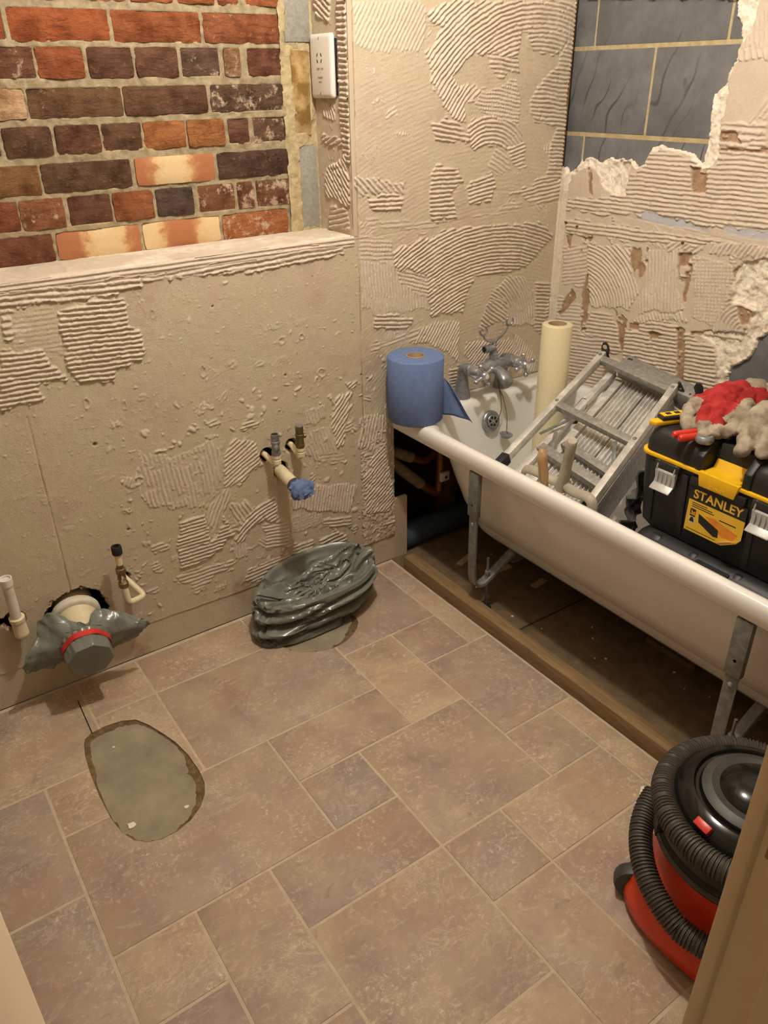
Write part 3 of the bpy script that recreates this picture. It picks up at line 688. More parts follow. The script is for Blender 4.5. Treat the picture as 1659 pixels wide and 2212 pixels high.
# chipboard sub-floor under the bath
uf = MB().box((1.348, YF, -.05), (XW+.02, .26, -.004)).build('floor_under_bath', 'dark_void', smooth=False)
structure(uf, 'bare brown chipboard floor under the bath')
for (y0, y1) in ((-.56, .19), (YF, -.567)):
    MB().box((1.350, y0, -.02), (XW-.003, y1, 0)).build('chipboard_sheet', 'chipboard', uf, bevel=.002, smooth=False)
MB().box((1.70, -1.0, 0), (1.92, -.83, .018)).build('chipboard_offcut', 'chipboard', uf, bevel=.001, smooth=False)
rr = random.Random(3)
for k in range(12):
    x = rr.uniform(1.41, 1.75); y = rr.uniform(-1.2, -.1); r = rr.uniform(.0015, .004)
    MB().prism([(x+math.cos(a)*r*rr.uniform(.5, 1.4), y+math.sin(a)*r*rr.uniform(.5, 1.4), .0005) for a in [2*PI*i/6 for i in range(6)]], (0, 0, .003)).build('debris_chip', 'lime_white', uf, smooth=False)
for (x, y, a, L) in ((1.56, -.16, .3, .09), (1.62, -.28, -.2, .07), (1.66, -.42, .1, .06)):
    M = Matrix.Translation((x, y, .0)) @ Matrix.Rotation(a, 4, 'Z')
    MB().box((-L/2, -.012, .0006), (L/2, .012, .006), M).build('debris_strip', 'card', uf, smooth=False)

# ---- left, front walls, ceiling (outside the frame, they bounce the light)
structure(MB().box((XL-.1, YF-.1, 0), (XL, .3, ZC)).build('wall_left', 'far_wall_paint', smooth=False))
DX0, DX1, DZ = -.016, .612, 2.02
wf = MB().box((XL, YF-.10, 0), (DX0-.03, YF, ZC)).box((DX1+.03, YF-.10, 0), (XW+.1, YF, ZC)).box((DX0-.03, YF-.10, DZ+.03), (DX1+.03, YF, ZC)).build('wall_front', 'far_wall_paint', smooth=False)
structure(wf)
structure(MB().box((XL-.1, YF-.1, ZC), (XW+.1, .3, ZC+.05)).build('ceiling', 'ceiling_paint', smooth=False))
# hall outside the door (behind the camera)
structure(MB().box((-.7, -3.6, -.05), (1.7, YF-.25, -.004)).build('floor_hall', 'grout', smooth=False))
structure(MB().box((-.7, -3.7, 0), (1.7, -3.6, ZC)).box((-.8, -3.7, 0), (-.7, YF-.1, ZC)).box((1.7, -3.7, 0), (1.8, YF-.1, ZC)).build('wall_hall', 'far_wall_paint', smooth=False))
structure(MB().box((-.8, -3.7, ZC), (1.8, YF-.1, ZC+.05)).build('ceiling_hall', 'ceiling_paint', smooth=False))

# ---- door lining and architraves
def moulding(parent, x0, dirx, yface, ydir, name):
    # stepped architrave section, two grooves
    sec = [(0, 0), (0, .014), (.0045, .017), (.0075, .0125), (.010, .0125), (.0125, .017), (.019, .0185), (.0215, .015), (.024, .015), (.027, .0195), (.058, .021), (.062, .019), (.062, 0)]
    m = MB().prism([(x0+dirx*a, yface+ydir*b, 0) for a, b in sec], (0, 0, DZ+.05))
    return m.build(name, 'door_paint', parent, angle=25)
dl = MB().box((DX0-.03, YF-.105, 0), (DX0, YF+.004, DZ)).build('trim_1', 'door_paint', bevel=.0015)
structure(dl, 'painted door lining and architrave at the left edge')
moulding(dl, DX0, -1, YF-.105, -1, 'architrave')
dr = MB().box((DX1, YF-.105, 0), (DX1+.03, YF+.012, DZ)).build('trim_2', 'door_paint', bevel=.002)
structure(dr, 'painted door lining with brass strike plate at the right edge')
moulding(dr, DX1+.006, 1, YF-.105, -1, 'architrave')
MB().box((DX1-.012, YF-.105, 0), (DX1, YF-.052, DZ)).build('door_stop', 'door_paint', dr, bevel=.002)
MB().prism([(DX1-.004, YF+.000, 0), (DX1+.004, YF-.010, 0), (DX1+.010, YF-.010, 0), (DX1+.010, YF+.016, 0), (DX1-.004, YF+.016, 0)], (0, 0, DZ)).build('edge_bead', 'door_paint', dr, bevel=.0012)
sp = MB().box((DX1-.0015, YF-.042, .80), (DX1+.0005, YF-.012, .93)).build('strike_plate', 'brass', dr, bevel=.0004)
MB().box((DX1-.002, YF-.034, .845), (DX1-.0012, YF-.022, .875)).build('latch_hole', 'slot_black', sp)
for zz in (.812, .918):
    MB().lathe([(.0035, 0), (.0035, .0006), (.001, .0009)], (DX1-.0015, YF-.027, zz), (-1, 0, 0), 10).build('screw', 'brass', sp)
structure(MB().box((DX0-.03, YF-.105, DZ), (DX1+.03, YF+.004, DZ+.03)).build('trim_3', 'door_paint'))

# ---- back wall: plasterboard covered in combed tile adhesive
G = .0023
PBX = [([(1.25, .50), (2.03, .50), (2.03, 1.76), (1.25, 1.76)], ('a', 1.75, .2), .012, .00028, 0, .5)]
PBX += fragments(80, 1.26, 2.02, .57, 1.74, 5, .0016)+fragments(70, .45, 1.36, .12, .74, 6, .0019)+fragments(16, .05, 1.2, .62, 1.06, 7, .0011)+fragments(12, .05, .5, .15, .6, 8, .0007)
PBX += PB
def wall_back_height(U, V):
    H, A = relief(U, V, PBX, 11)
    lower = lambda u, v: v < 1.09 and (u < 1.3)
    crumbs(H, A, U, V, 2600, 3, .0042, .0024, lambda u, v: v < 1.1)
    crumbs(H, A, U, V, 900, 4, .012, .0038, lambda u, v: .45 < u < 1.4 and .1 < v < .75)
    crumbs(H, A, U, V, 1100, 5, .004, .0019, lambda u, v: u > 1.24 and v > .6)
    crumbs(H, A, U, V, 110, 6, .010, .0026, lambda u, v: .05 < u < 1.2 and .75 < v < 1.05)
    # smooth old skirting strip along the floor
    zt = .096+.018*np.clip((.8-U)/.8, 0, 1)
    sk = sstep(zt-V, -.001, .003)
    n = (vnoise(U, V, 24, 77, 3)-.5)
    H = H*(1-sk)+sk*(-.0022+.0006*n)
    A = A*(1-sk*.9)
    H += np.exp(-((V-zt)/.0035)**2)*.0012*(vnoise(U, V, 30, 78, 2))
    H += (vnoise(U, V, 30, 21, 4)-.5)*.0011+(vnoise(U, V, 5, 22, 2)-.5)*.002
    # board joints and knife lines
    joint_shade = np.zeros_like(U)
    for (ua, va, ub, vb, w, d) in ((1.2465, .50, 1.2465, 1.70, .0016, .0035), (.288, .25, .288, .80, .0014, .003), (.937, .58, .937, .86, .0012, .0016), (1.235, 1.10, 2.03, 1.135, .0012, .0012)):
        t = np.clip(((U-ua)*(ub-ua)+(V-va)*(vb-va))/((ub-ua)**2+(vb-va)**2), 0, 1)
        dd = np.hypot(U-ua-t*(ub-ua), V-va-t*(vb-va))
        H -= d*np.exp(-(dd/w)**2)
        joint_shade = np.maximum(joint_shade, np.exp(-(dd/.0016)**2)*(d > .0028))
    # screw holes
    S_ = joint_shade*.9*sstep(vnoise(U, V, 14, 88, 2), .25, .45)  # shade of the open board gaps put into the colour as dark lines
    for (u, v, r) in ((.429, .690, .005), (.985, .758, .0035), (1.243, .705, .003), (1.265, .69, .003), (.47, .425, .004), (1.30, .50, .004), (.79,.985,.003)):
        g = np.exp(-(((U-u)**2+(V-v)**2)/r**2)**2)
        H -= g*.006; S_ = np.maximum(S_, g)
    # torn paper scars
    for (u, v, a, b) in ((.43, .80, .006, .014), (.52, .775, .005, .010), (.63, .99, .004, .010), (.98, .86, .010, .010), (1.045, .86, .008, .008), (.52, .56, .012, .010), (.74, .82, .008, .014), (1.105, .74, .012, .012)):
        q = np.hypot((U-u)/a, (V-v)/b)+(vnoise(U, V, 90, 31, 2)-.5)*.8
        H += np.exp(-((q-1)/.25)**2)*.002-.0012*sstep(1-q, 0, .3)
    return H, A, S_
HOLES_B = [(.905, .528, .026), (.986, .538, .021), (.946, .470, .027), (.135, .262, .030), (.432, .283, .019)]
def hole_sd(U, V):
    d = np.full(U.shape, -1.0)
    wob = (vnoise(U, V, 70, 41, 3)-.5)*.010
    for (u, v, r) in HOLES_B:
        d = np.maximum(d, r-np.hypot(U-u, V-v)+wob*.7)
    # ragged oval round the soil pipe
    q = .092-np.hypot((U-.288), (V-.205)*1.0)+(vnoise(U, V, 60, 43, 3)-.5)*.022
    d = np.maximum(d, q)
    # square notch left of the overflow pipe
    d = np.maximum(d, np.minimum(.012-np.abs(U-.108), .014-np.abs(V-.268))+wob)
    return d
def back_piece(name, u0, u1, v0, v1, parent=None):
    nu = int(round((u1-u0)/G))+1; nv = int(round((v1-v0)/G))+1
    U, V = np.meshgrid(np.linspace(u0, u1, nu), np.linspace(v0, v1, nv))
    H, A, S_ = wall_back_height(U, V)
    sd = hole_sd(U, V)
    H = np.where(sd > 0, -.0125, H)
    stain_shade = np.clip(S_+sstep(sd, -.0015, .001), 0, 1)
    fr = np.exp(-(sd/.0035)**2)*(vnoise(U, V, 80, 51, 2) > .45)*.7
    stain_shade = np.maximum(stain_shade, .55*sstep(vnoise(U, V, 9, 61, 4), .66, .78)*sstep(.30-V, 0, .2))
    stain_shade = np.maximum(stain_shade, np.exp(-(((U-1.262)/.009)**2+((V-.075)/.03)**2))*.9)
    keep = sd[:-1, :-1] < .005
    pos = np.stack([U, -H, V], -1)
    z = np.zeros_like(U)
    me = grid_mesh(name, pos, keep, {'adh': A, 'stain_shade': stain_shade, 'frac': fr, 'blue': z})
    return link(name, me, 'wall', parent)
wb = back_piece('wall_back', XL+.16, XR, .0, ZS-.004)
structure(wb, 'beige plasterboard wall with trowel-combed tile adhesive')
back_piece('plasterboard', XR, 1.362, .0, .56, wb)
back_piece('plasterboard', XR, 2.030, .56, 1.76, wb)
flat = MB()
def fq(x0, x1, z0, z1, y=0.0, t=.0125):
    flat.box((x0, y, z0), (x1, y+t, z1))
fq(XL, XL+.16, 0, ZS-.004)
fq(XR, XW, 1.76, ZC)
fq(XL, XR, 2.15, ZC)
fq(1.362, 1.416, 0, .236)
flat.build('plasterboard_flat', 'plain_plaster', wb, smooth=False)
# board thickness seen round the bath notch and the corner edge
MB().box((1.3605, .0005, .236), (1.3622, .0125, .56)).box((1.4155, .0002, 0), (1.4165, .0125, .236)).build('board_edge', 'board_edge', wb, smooth=False)
MB().box((2.0302, .0, 1.24), (2.037, .0125, 1.76)).build('board_edge', 'board_edge', wb, smooth=False)
MB().box((2.0300, .0004, .56), (XW, .0125, 1.24)).build('corner_joint', 'lime_white', wb, smooth=False)
# panel behind the board, its dark colour paints the shade of the cavity
structure(MB().box((XL, YB+.02, 0), (2.2, YB+.06, 1.09)).build('wall_cavity', 'dark_void', smooth=False), 'inner wall behind the pipe openings, cavity shade painted as dark colour')

# ---- window recess: bricks, mortar, sill board, reveal
rec = MB().box((XL, YB+.006, ZS-.06), (XR+.05, YB+.05, 2.2)).build('wall_recess', 'mortar', smooth=False)
structure(rec, 'bricked-up window recess of mixed red bricks')
BCOL = {  # fired colour (sRGB) and plaster residue 0..1
 'A': [(168,84,52,.1),(172,86,54,.1),(170,84,50,.1),(176,90,58,.1),(172,86,54,.15),(166,84,58,.3),(172,88,58,.3)],
 'B': [(150,72,48,.1),(166,78,46,.15),(160,80,50,.12),(150,76,52,.45)],
 'C': [(112,62,52,.6),(160,78,50,.1),(98,56,48,.05),(106,62,54,.05),(96,70,60,.5),(150,100,82,.6),(112,58,50,.45)],
 'D': [(208,172,138,.3),(112,74,60,.3),(100,62,50,.15),(92,62,56,.6)],
 'E': [(104,64,52,.1),(96,60,50,.1),(104,58,46,.25),(100,62,52,.1),(176,100,68,.1),(168,98,62,.15),(110,64,56,.4),(106,70,66,.7)],
 'F': [(136,86,58,.35),(96,62,50,.1),(188,120,78,.0),(84,58,48,.3)],
 'G': [(136,66,48,.35),(150,86,66,.5),(104,58,48,.25),(160,86,60,.15),(84,66,60,.3),(128,72,56,.55),(118,66,54,.7),(122,72,60,.75)],
 'H': [(122,64,50,.2),(200,150,100,0),(206,170,110,0),(176,96,66,.65)]}
BANDED = {('F', 2), ('H', 1), ('H', 2)}
rb = random.Random(12)
def brick_mesh(x0, x1, z0, z1, seed):
    nx = 9 if x1-x0 > .15 else 6; nz = 5
    d = rb.uniform(-.002, .003)
    y0 = YB-.003+d; y1 = YB+.03
    vs = []; fs = []
    for j in range(nz+1):
        for i in range(nx+1):
            a = i/nx; b = j/nz
            x = x0+(x1-x0)*a; z = z0+(z1-z0)*b
            e = min(a*(x1-x0), (1-a)*(x1-x0), b*(z1-z0), (1-b)*(z1-z0))
            edge = (i in (0, nx)) or (j in (0, nz))
            w = mnoise.noise((x*60, seed*3.1, z*60))
            w2 = mnoise.noise((x*24, seed*7.7, z*24))
            y = y0+.0022*w2+.0012*w
            if edge:
                y += .0045
                x += .0028*mnoise.noise((z*70, x*70, seed)); z += .0030*mnoise.noise((x*70, z*70, seed+9))
            if i in (0, nx) and j in (0, nz):
                x += (.0018 if i == 0 else -.0018); z += (.0015 if j == 0 else -.0015)
            vs.append((x, y, z))
    n = nx+1
    for j in range(nz):
        for i in range(nx):
            fs.append((j*n+i, j*n+i+1, (j+1)*n+i+1, (j+1)*n+i))
    loop = [i for i in range(n)]+[j*n+nx for j in range(1, nz+1)]+[nz*n+i for i in range(nx-1, -1, -1)]+[j*n for j in range(nz-1, 0, -1)]
    base = len(vs)
    for k in loop:
        vs.append((vs[k][0], y1, vs[k][2]))
    m = len(loop)
    for k in range(m):
        fs.append((loop[k], base+k, base+(k+1) % m, loop[(k+1) % m]))
    me = MB().add(vs, fs).mesh('brick', angle=50)
    return me
sd_ = 0
for row, ((z0, z1), cols) in BRICKS.items():
    for k, (x0, x1) in enumerate(cols):
        sd_ += 1
        me = brick_mesh(x0, x1, z0, z1, sd_)
        o = link('brick', me, 'brick_banded' if (row, k) in BANDED else 'brick', rec)
        c = BCOL[row][k]
        o.color = (*srgb(c[0]*(.97 if c[0] < 185 else 1), c[1]*(1.07 if c[0]-c[1] > 28 and c[0] < 185 else 1.0), c[2]*(.86 if c[0]-c[1] > 28 and c[0] < 185 else .95))[:3], c[3])
# rough mortar smears between the bricks, a height field of its own
u0, u1, v0, v1 = .20, 1.20, ZS-.01, 1.74
U, V = np.meshgrid(np.linspace(u0, u1, 300), np.linspace(v0, v1, 190))
dist = np.full(U.shape, 1.0)
for row, ((z0, z1), cols) in BRICKS.items():
    for (x0, x1) in cols:
        dx = np.maximum(np.maximum(x0-U, U-x1), 0); dz = np.maximum(np.maximum(z0-V, V-z1), 0)
        ins = np.minimum(np.minimum(U-x0, x1-U), np.minimum(V-z0, z1-V))
        dist = np.minimum(dist, np.where(ins > 0, -ins, np.hypot(dx, dz)))
Hm = -.004+(vnoise(U, V, 60, 5, 4)-.5)*.007+.003*sstep(vnoise(U, V, 14, 6, 3), .5, .7)
Hm = np.where(dist < -.003, -.02, Hm)
me = grid_mesh('mortar_joints', np.stack([U, YB-Hm, V], -1), np.ones((189, 299), bool), {})
mo = link('mortar_joints', me, 'mortar', rec)
# blocks and stained mortar at the right jamb of the recess
def rough_block(name, poly, y0, y1, m, parent, seed, sub=9):
    xs = [p[0] for p in poly]; zs = [p[1] for p in poly]
    n = sub
    U, V = np.meshgrid(np.linspace(min(xs), max(xs), n), np.linspace(min(zs), max(zs), n*2))
    vs = []; fs = []
    me = MB().prism([(x, y0, z) for x, z in poly], (0, y1-y0, 0))
    return me.build(name, m, parent, bevel=.002, smooth=True)
rough_block('block', [(1.146, 1.583), (1.222, 1.583), (1.222, 1.75), (1.146, 1.75)], YB-.002, YB+.04, 'block_grey', rec, 1)
rough_block('block', [(1.158, 1.365), (1.212, 1.36), (1.215, 1.562), (1.160, 1.567)], YB-.001, YB+.04, 'block_stained', rec, 2)
rough_block('block', [(1.166, 1.118), (1.224, 1.118), (1.224, 1.335), (1.163, 1.335)], YB-.002, YB+.04, 'block_grey', rec, 3)
U, V = np.meshgrid(np.linspace(1.128, 1.232, 46), np.linspace(ZS, 1.76, 260))
Hm = -.002+(vnoise(U, V, 55, 15, 4)-.5)*.009+.006*sstep(vnoise(U, V, 12, 16, 2), .55, .75)
for (a, b, c, d) in ((1.146, 1.222, 1.583, 1.75), (1.160, 1.213, 1.365, 1.565), (1.165, 1.224, 1.118, 1.335)):
    ins = np.minimum(np.minimum(U-a, b-U), np.minimum(V-c, d-V))
    Hm = np.where(ins > .001+.004*vnoise(U, V, 60, 8, 2), -.02, Hm)
me = grid_mesh('mortar_fillet', np.stack([U, YB-Hm, V], -1), np.ones((259, 45), bool), {})
link('mortar_fillet', me, 'mortar_yellow', rec)

# sill board with a scraped front lip
U, V = np.meshgrid(np.linspace(XL, XR, 420), np.linspace(-.0045, YB+.004, 60))
Hs = (vnoise(U, V, 18, 91, 4)-.5)*.0022+.002*sstep(vnoise(U, V, 30, 92, 3), .62, .75)*sstep(V, .0, .02)
Hs -= .0035*sstep(.012+.012*vnoise(U, V, 20, 93, 3)-V, 0, .004)*(vnoise(U, V, 6, 94, 2) > .52)
st = .8*np.exp(-(((U-.70)/.055)**2+((V-.012)/.010)**2))
fr = sstep(vnoise(U, V, 9, 95, 3), .45, .7)*.7
me = grid_mesh('sill_board', np.stack([U, V, ZS+Hs], -1), np.ones((59, 419), bool), {'adh': np.full(U.shape, .6), 'stain_shade': st, 'frac': fr, 'blue': np.zeros_like(U)})
sb = link('trim_4', me, 'wall')
structure(sb, 'pale plaster covered window sill below the bricks')
U, V = np.meshgrid(np.linspace(XL, XR, 500), np.linspace(ZS-.030, ZS+.001, 16))
Hs = .004+(vnoise(U, V, 20, 96, 4)-.5)*.004+.0015*np.cos(V*2*PI/.011+3*vnoise(U, V, 6, 97, 2))
Hs *= sstep(V-(ZS-.030), 0, .008)
me = grid_mesh('sill_lip', np.stack([U, -Hs, V], -1), np.ones((15, 499), bool), {'adh': np.full(U.shape, .9), 'stain_shade': np.zeros_like(U), 'frac': np.full(U.shape, .15), 'blue': np.zeros_like(U)})
link('sill_lip', me, 'wall', sb)
# reveal: board on the right side of the recess
U, V = np.meshgrid(np.linspace(.0, YB+.01, 78), np.linspace(ZS-.002, 1.76, 285))
RV = [([(.0, 1.30), (.045, 1.30), (.045, 1.76), (.0, 1.76)], ('s', 0.05), .0125, .003, 0, .8),
      ([(.085, 1.62), (.15, 1.64), (.15, 1.75), (.05, 1.76)], ('s', .5), .0125, .003, 0, .9),
      ([(.01, 1.19), (.14, 1.20), (.13, 1.285), (.02, 1.32)], ('s', .75), .0125, .0032, 0, 1),
      ([(.02, 1.118), (.12, 1.12), (.12, 1.185), (.02, 1.18)], ('s', -.2), .0125, .0030, 0, 1),
      ([(.06, 1.40), (.13, 1.40), (.13, 1.44), (.08, 1.44)], ('s', 1.2), .011, .002, 0, .8),
      ([(.03, 1.33), (.15, 1.345), (.14, 1.37), (.05, 1.355)], ('s', -.3), .012, .0026, 0, .8)]
H, A = relief(U, V, RV, 71)
crumbs(H, A, U, V, 90, 8, .005, .0025)
H += np.exp(-(U/.010)**2)*.004*vnoise(U, V, 40, 72, 3)
H += (vnoise(U, V, 30, 73, 3)-.5)*.001
me = grid_mesh('reveal', np.stack([XR-H, U, V], -1), np.ones((284, 77), bool), {'adh': A, 'stain_shade': np.zeros_like(U), 'frac': np.exp(-(U/.006)**2)*.6, 'blue': np.zeros_like(U)})
rv = link('wall_reveal', me, 'wall')
structure(rv, 'narrow plasterboard reveal at the right side of the brick recess')
MB().box((XR, -.001, ZS), (XR+.012, YB+.02, 1.76)).build('reveal_board', 'plain_plaster', rv, smooth=False)

# ---- right wall: dark aircrete blocks, plaster and adhesive in front with broken edges
XB = XW+.016
wr = MB().box((XB+.0015, YF, 0), (XB+.06, .2, ZC)).build('wall_right', 'mortar_yellow', smooth=False)
structure(wr, 'plastered block wall beside the bath with plaster hacked off')
BLK = [(-.06, .10, 1.572, 1.79), (-.506, -.066, 1.572, 1.79), (-.95, -.514, 1.572, 1.79), (-.284, .10, 1.341, 1.561), (-.73, -.292, 1.341, 1.561), (-.054, .10, 1.112, 1.329), (-.506, -.062, 1.112, 1.329), (-.95, -.514, 1.112, 1.329),
       (-.95, -.514, .652, .87), (-.73, -.292, .42, .642), (-1.18, -.738, .42, .642), (-.73, -.292, .88, 1.10), (-1.18, -.738, .88, 1.10)]
for (y0, y1, z0, z1) in BLK:
    MB().box((XB, y0, z0), (XB+.03, y1, z1)).build('block', 'aircrete', wr, bevel=.002)
u0, u1, v0, v1 = -1.06, .0, .46, 1.76
nu = int((u1-u0)/.0024)+1; nv = int((v1-v0)/.0024)+1
U, V = np.meshgrid(np.linspace(u0, u1, nu), np.linspace(v0, v1, nv))
H, A = relief(U, V, fragments(70, -.86, -.03, .6, 1.12, 15, .0024)+PR, 27)
crumbs(H, A, U, V, 700, 9, .005, .0022)
H += (vnoise(U, V, 30, 28, 4)-.5)*.0012+(vnoise(U, V, 6, 29, 2)-.5)*.003
A = np.maximum(A, .55)
wu = (vnoise(U, V, 55, 30, 3)-.5)*.014; wv = (vnoise(U, V, 55, 31, 3)-.5)*.014
hs = np.full(U.shape, -1.0)
for p in HOLES: hs = np.maximum(hs, poly_sd(U+wu, V+wv, p))
fs_ = np.full(U.shape, -1.0)
for p in FRAC: fs_ = np.maximum(fs_, poly_sd(U+wu, V+wv, p))
frm = sstep(fs_, -.001, .002)
rough = (vnoise(U, V, 45, 33, 5)-.5)
H = H*(1-frm)+frm*(-.0035-.008*np.clip(.5+rough*2.4, 0, 1)-.006*sstep(fs_, 0, .03)*vnoise(U, V, 20, 34, 3))
bs = np.full(U.shape, -1.0)
for p in BROWN: bs = np.maximum(bs, poly_sd(U+wu*.8, V+wv*.8, p))
bm_ = sstep(bs, -.0005, .0015)*sstep(vnoise(U, V, 50, 35, 3), .30, .42)
H = H*(1-bm_)+bm_*(-.003-.003*vnoise(U, V, 50, 36, 2))
bl = np.full(U.shape, -1.0)
for p in BLUE: bl = np.maximum(bl, poly_sd(U+wu, V+wv, p))
blm = sstep(bl, -.001, .002)*sstep(vnoise(U, V, 22, 37, 3), .36, .5)
H = H*(1-blm)-blm*.001
# pale smooth strip beside the corner
cs = sstep(U, -.030, -.024)*sstep(V, .5, .6)
H = H*(1-cs*.8)
frm = np.maximum(frm, cs*.45)
H -= .0018*np.exp(-((V-(1.135-.06*(-U)))/.0011)**2)
H = np.where(hs > 0, -.0165, H)
frm = np.maximum(frm, sstep(hs, -.006, -.002)*.9)
keep = hs[:-1, :-1] < .006
me = grid_mesh('plaster', np.stack([XW-H, U, V], -1), keep, {'adh': A, 'stain_shade': bm_*(1-frm)+0*A, 'frac': frm, 'blue': blm})
link('plaster', me, 'wall', wr)
rest = MB().box((XW, YF, 1.76), (XW+.012, 0, ZC)).box((XW, YF, 0), (XW+.012, u0, 1.76)).box((XW, u0, 0), (XW+.012, .0, .46))
rest.build('plaster_flat', 'plain_plaster', wr, smooth=False)
# rawl plugs and a few fixings left in the plaster
for (y, z) in ((-.035, 1.072), (-.085, 1.065), (-.49, 1.07)):
    MB().lathe([(.0035, 0), (.0045, .004), (.003, .009)], (XW, y, z), (-1, 0, .25), 8).build('wall_plug', 'brown_pipe', wr)
# ================================================================== OBJECTS
def rrect(x0, x1, y0, y1, r, z, nc=8, ns=6):
    """closed loop of a rounded rectangle, same number of points for every size"""
    pts = []
    cs = [(x1-r, y1-r, 0), (x0+r, y1-r, PI/2), (x0+r, y0+r, PI), (x1-r, y0+r, 1.5*PI)]
    for k, (cx, cy, a) in enumerate(cs):
        ar = [(cx+r*math.cos(a+PI/2*i/nc), cy+r*math.sin(a+PI/2*i/nc)) for i in range(nc+1)]
        nx = cs[(k+1) % 4]
        b = (nx[0]+r*math.cos(nx[2]), nx[1]+r*math.sin(nx[2]))
        pts += ar
        pts += [(ar[-1][0]+(b[0]-ar[-1][0])*i/ns, ar[-1][1]+(b[1]-ar[-1][1])*i/ns) for i in range(1, ns)]
    return [Vector((x, y, z)) for x, y in pts]

# ------------------------------------------------------------------ bathtub
bath = thing('bathtub', 'white enamelled bathtub without its side panel along the block wall', 'bathtub', (1.69, -.85, 0))
L = [rrect(1.56, 1.84, -1.42, -.23, .10, .165), rrect(1.535, 1.865, -1.45, -.20, .12, .172), rrect(1.508, 1.89, -1.48, -.175, .14, .20), rrect(1.478, 1.92, -1.52, -.150, .15, .27),
     rrect(1.445, 1.945, -1.56, -.125, .155, .36), rrect(1.412, 1.97, -1.60, -.105, .16, .47), rrect(1.395, 1.985, -1.63, -.09, .16, .505), rrect(1.352, 2.032, -1.688, -.010, .020, .507),
     rrect(1.345, 2.038, -1.695, -.004, .020, .513), rrect(1.344, 2.038, -1.696, -.004, .020, .545), rrect(1.347, 2.036, -1.694, -.005, .020, .557), rrect(1.354, 2.032, -1.688, -.010, .022, .563),
     rrect(1.364, 2.010, -1.64, -.083, .150, .5645), rrect(1.373, 2.003, -1.63, -.090, .155, .5625), rrect(1.381, 1.995, -1.62, -.097, .158, .555), rrect(1.388, 1.988, -1.61, -.102, .160, .54),
     rrect(1.400, 1.975, -1.59, -.110, .16, .49), rrect(1.430, 1.955, -1.55, -.125, .155, .40), rrect(1.462, 1.925, -1.50, -.145, .15, .30), rrect(1.492, 1.90, -1.45, -.17, .145, .235),
     rrect(1.525, 1.87, -1.42, -.20, .13, .208), rrect(1.56, 1.84, -1.36, -.25, .10, .200)]
MB().rings([list(l) for l in L]).build('tub', 'enamel', bath, angle=80)
MB().box((1.57, -1.35, .146), (1.83, -.28, .1655)).build('base_board', 'chipboard', bath, bevel=.002)
def leg_frame(y, parent):
    # flat steel strap bent into a U at each side, hanging from the rim
    lf = None
    path = [Vector((1.356, y, .506)), Vector((1.357, y, .19))]+bend((1.357, y, .25), (1.362, y, .100), (1.47, y, .13), .055, 10)+[Vector((1.50, y, .138)), Vector((1.56, y, .158))]
    m = MB()
    def strap(pts, w=.0165, t=.005):
        rings = []
        for i, p in enumerate(pts):
            tg = (pts[min(i+1, len(pts)-1)]-pts[max(i-1, 0)]).normalized()
            n = Vector((tg.z, 0, -tg.x)); s = Vector((0, 1, 0))
            rings.append([p+s*w+n*t, p-s*w+n*t, p-s*w*.8-n*t, p+s*w*.8-n*t])
        m.rings(rings)
    path = [Vector((1.356, y, .506)), Vector((1.360, y, .20))]+bend((1.360, y, .30), (1.364, y, .075), (1.50, y, .165), .085, 12)+[Vector((1.52, y, .172)), Vector((1.545, y, .182))]
    strap(path)
    strap([Vector((2.02, y, .506)), Vector((2.018, y, .20))]+bend((2.018, y, .30), (2.014, y, .085), (1.88, y, .165), .062, 10)+[Vector((1.86, y, .166))])
    m.box((1.52, y-.0125, .139), (1.87, y+.0125, .1455))
    f = m.build('leg_frame', 'galv', parent, bevel=.0012)
    MB().box((1.3475, y-.020, .36), (1.3645, y+.020, .506)).build('rim_bracket', 'galv', f, bevel=.002)
    MB().lathe([(.004, 0), (.004, .001)], (1.3485, y, .40), (-1, 0, 0), 10).build('bracket_hole', 'slot_black', f)
    MB().lathe([(.006, 0), (.006, .006), (.002, .008)], (1.356, y-.002, .335), (-1, 0, .1), 8).build('bolt', 'chrome', f)
    for x in (1.425, 1.95):
        z0 = .1135 if x < 1.6 else .115
        MB().lathe([(.004, .006), (.004, .19)], (x, y, 0), (0, 0, 1), 8).lathe([(.009, z0), (.009, z0+.008)], (x, y, 0), (0, 0, 1), 6).lathe([(.009, z0+.02), (.009, z0+.028)], (x, y, 0), (0, 0, 1), 6).build('foot_bolt', 'chrome_dull', f)
        MB().lathe([(.004, .012), (.012, .009), (.019, .004), (.019, .0005)], (x, y, 0), (0, 0, 1), 16).build('foot_pad', 'rubber', f)
leg_frame(-.415, bath)
leg_frame(-1.275, bath)
# overflow rose on the tap end
ov = Vector((1.676, -.121, .487)); oax = Vector((0, -1, .24)).normalized()
o1 = MB().lathe([(.036, -.004), (.036, .003), (.033, .006), (.024, .0065), (.0235, .003), (.0225, .003), (.0225, .010), (.021, .0115), (.001, .012)], ov, oax, 28).build('overflow_rose', 'chrome_dull', bath)
ou = oax.orthogonal().normalized(); ow = oax.cross(ou)
for k in range(6):
    a = 2*PI*k/6
    MB().lathe([(.0048, .0112), (.0046, .0124)], ov+(ou*math.cos(a)+ow*math.sin(a))*.0135, oax, 10).build('overflow_hole', 'slot_black', o1)
MB().lathe([(.004, .011), (.004, .0135), (.002, .0145)], ov, oax, 10).build('overflow_screw', 'chrome', o1)

# batten on the floor in front of the bath
bt = MB().box((1.3455, -1.26, .0005), (1.389, -.075, .0495)).mesh('timber_batten', bevel=.002)
bt = link('timber_batten', bt, 'batten')
tag(bt, 'rough sawn timber batten lying on the floor along the bath', 'timber')

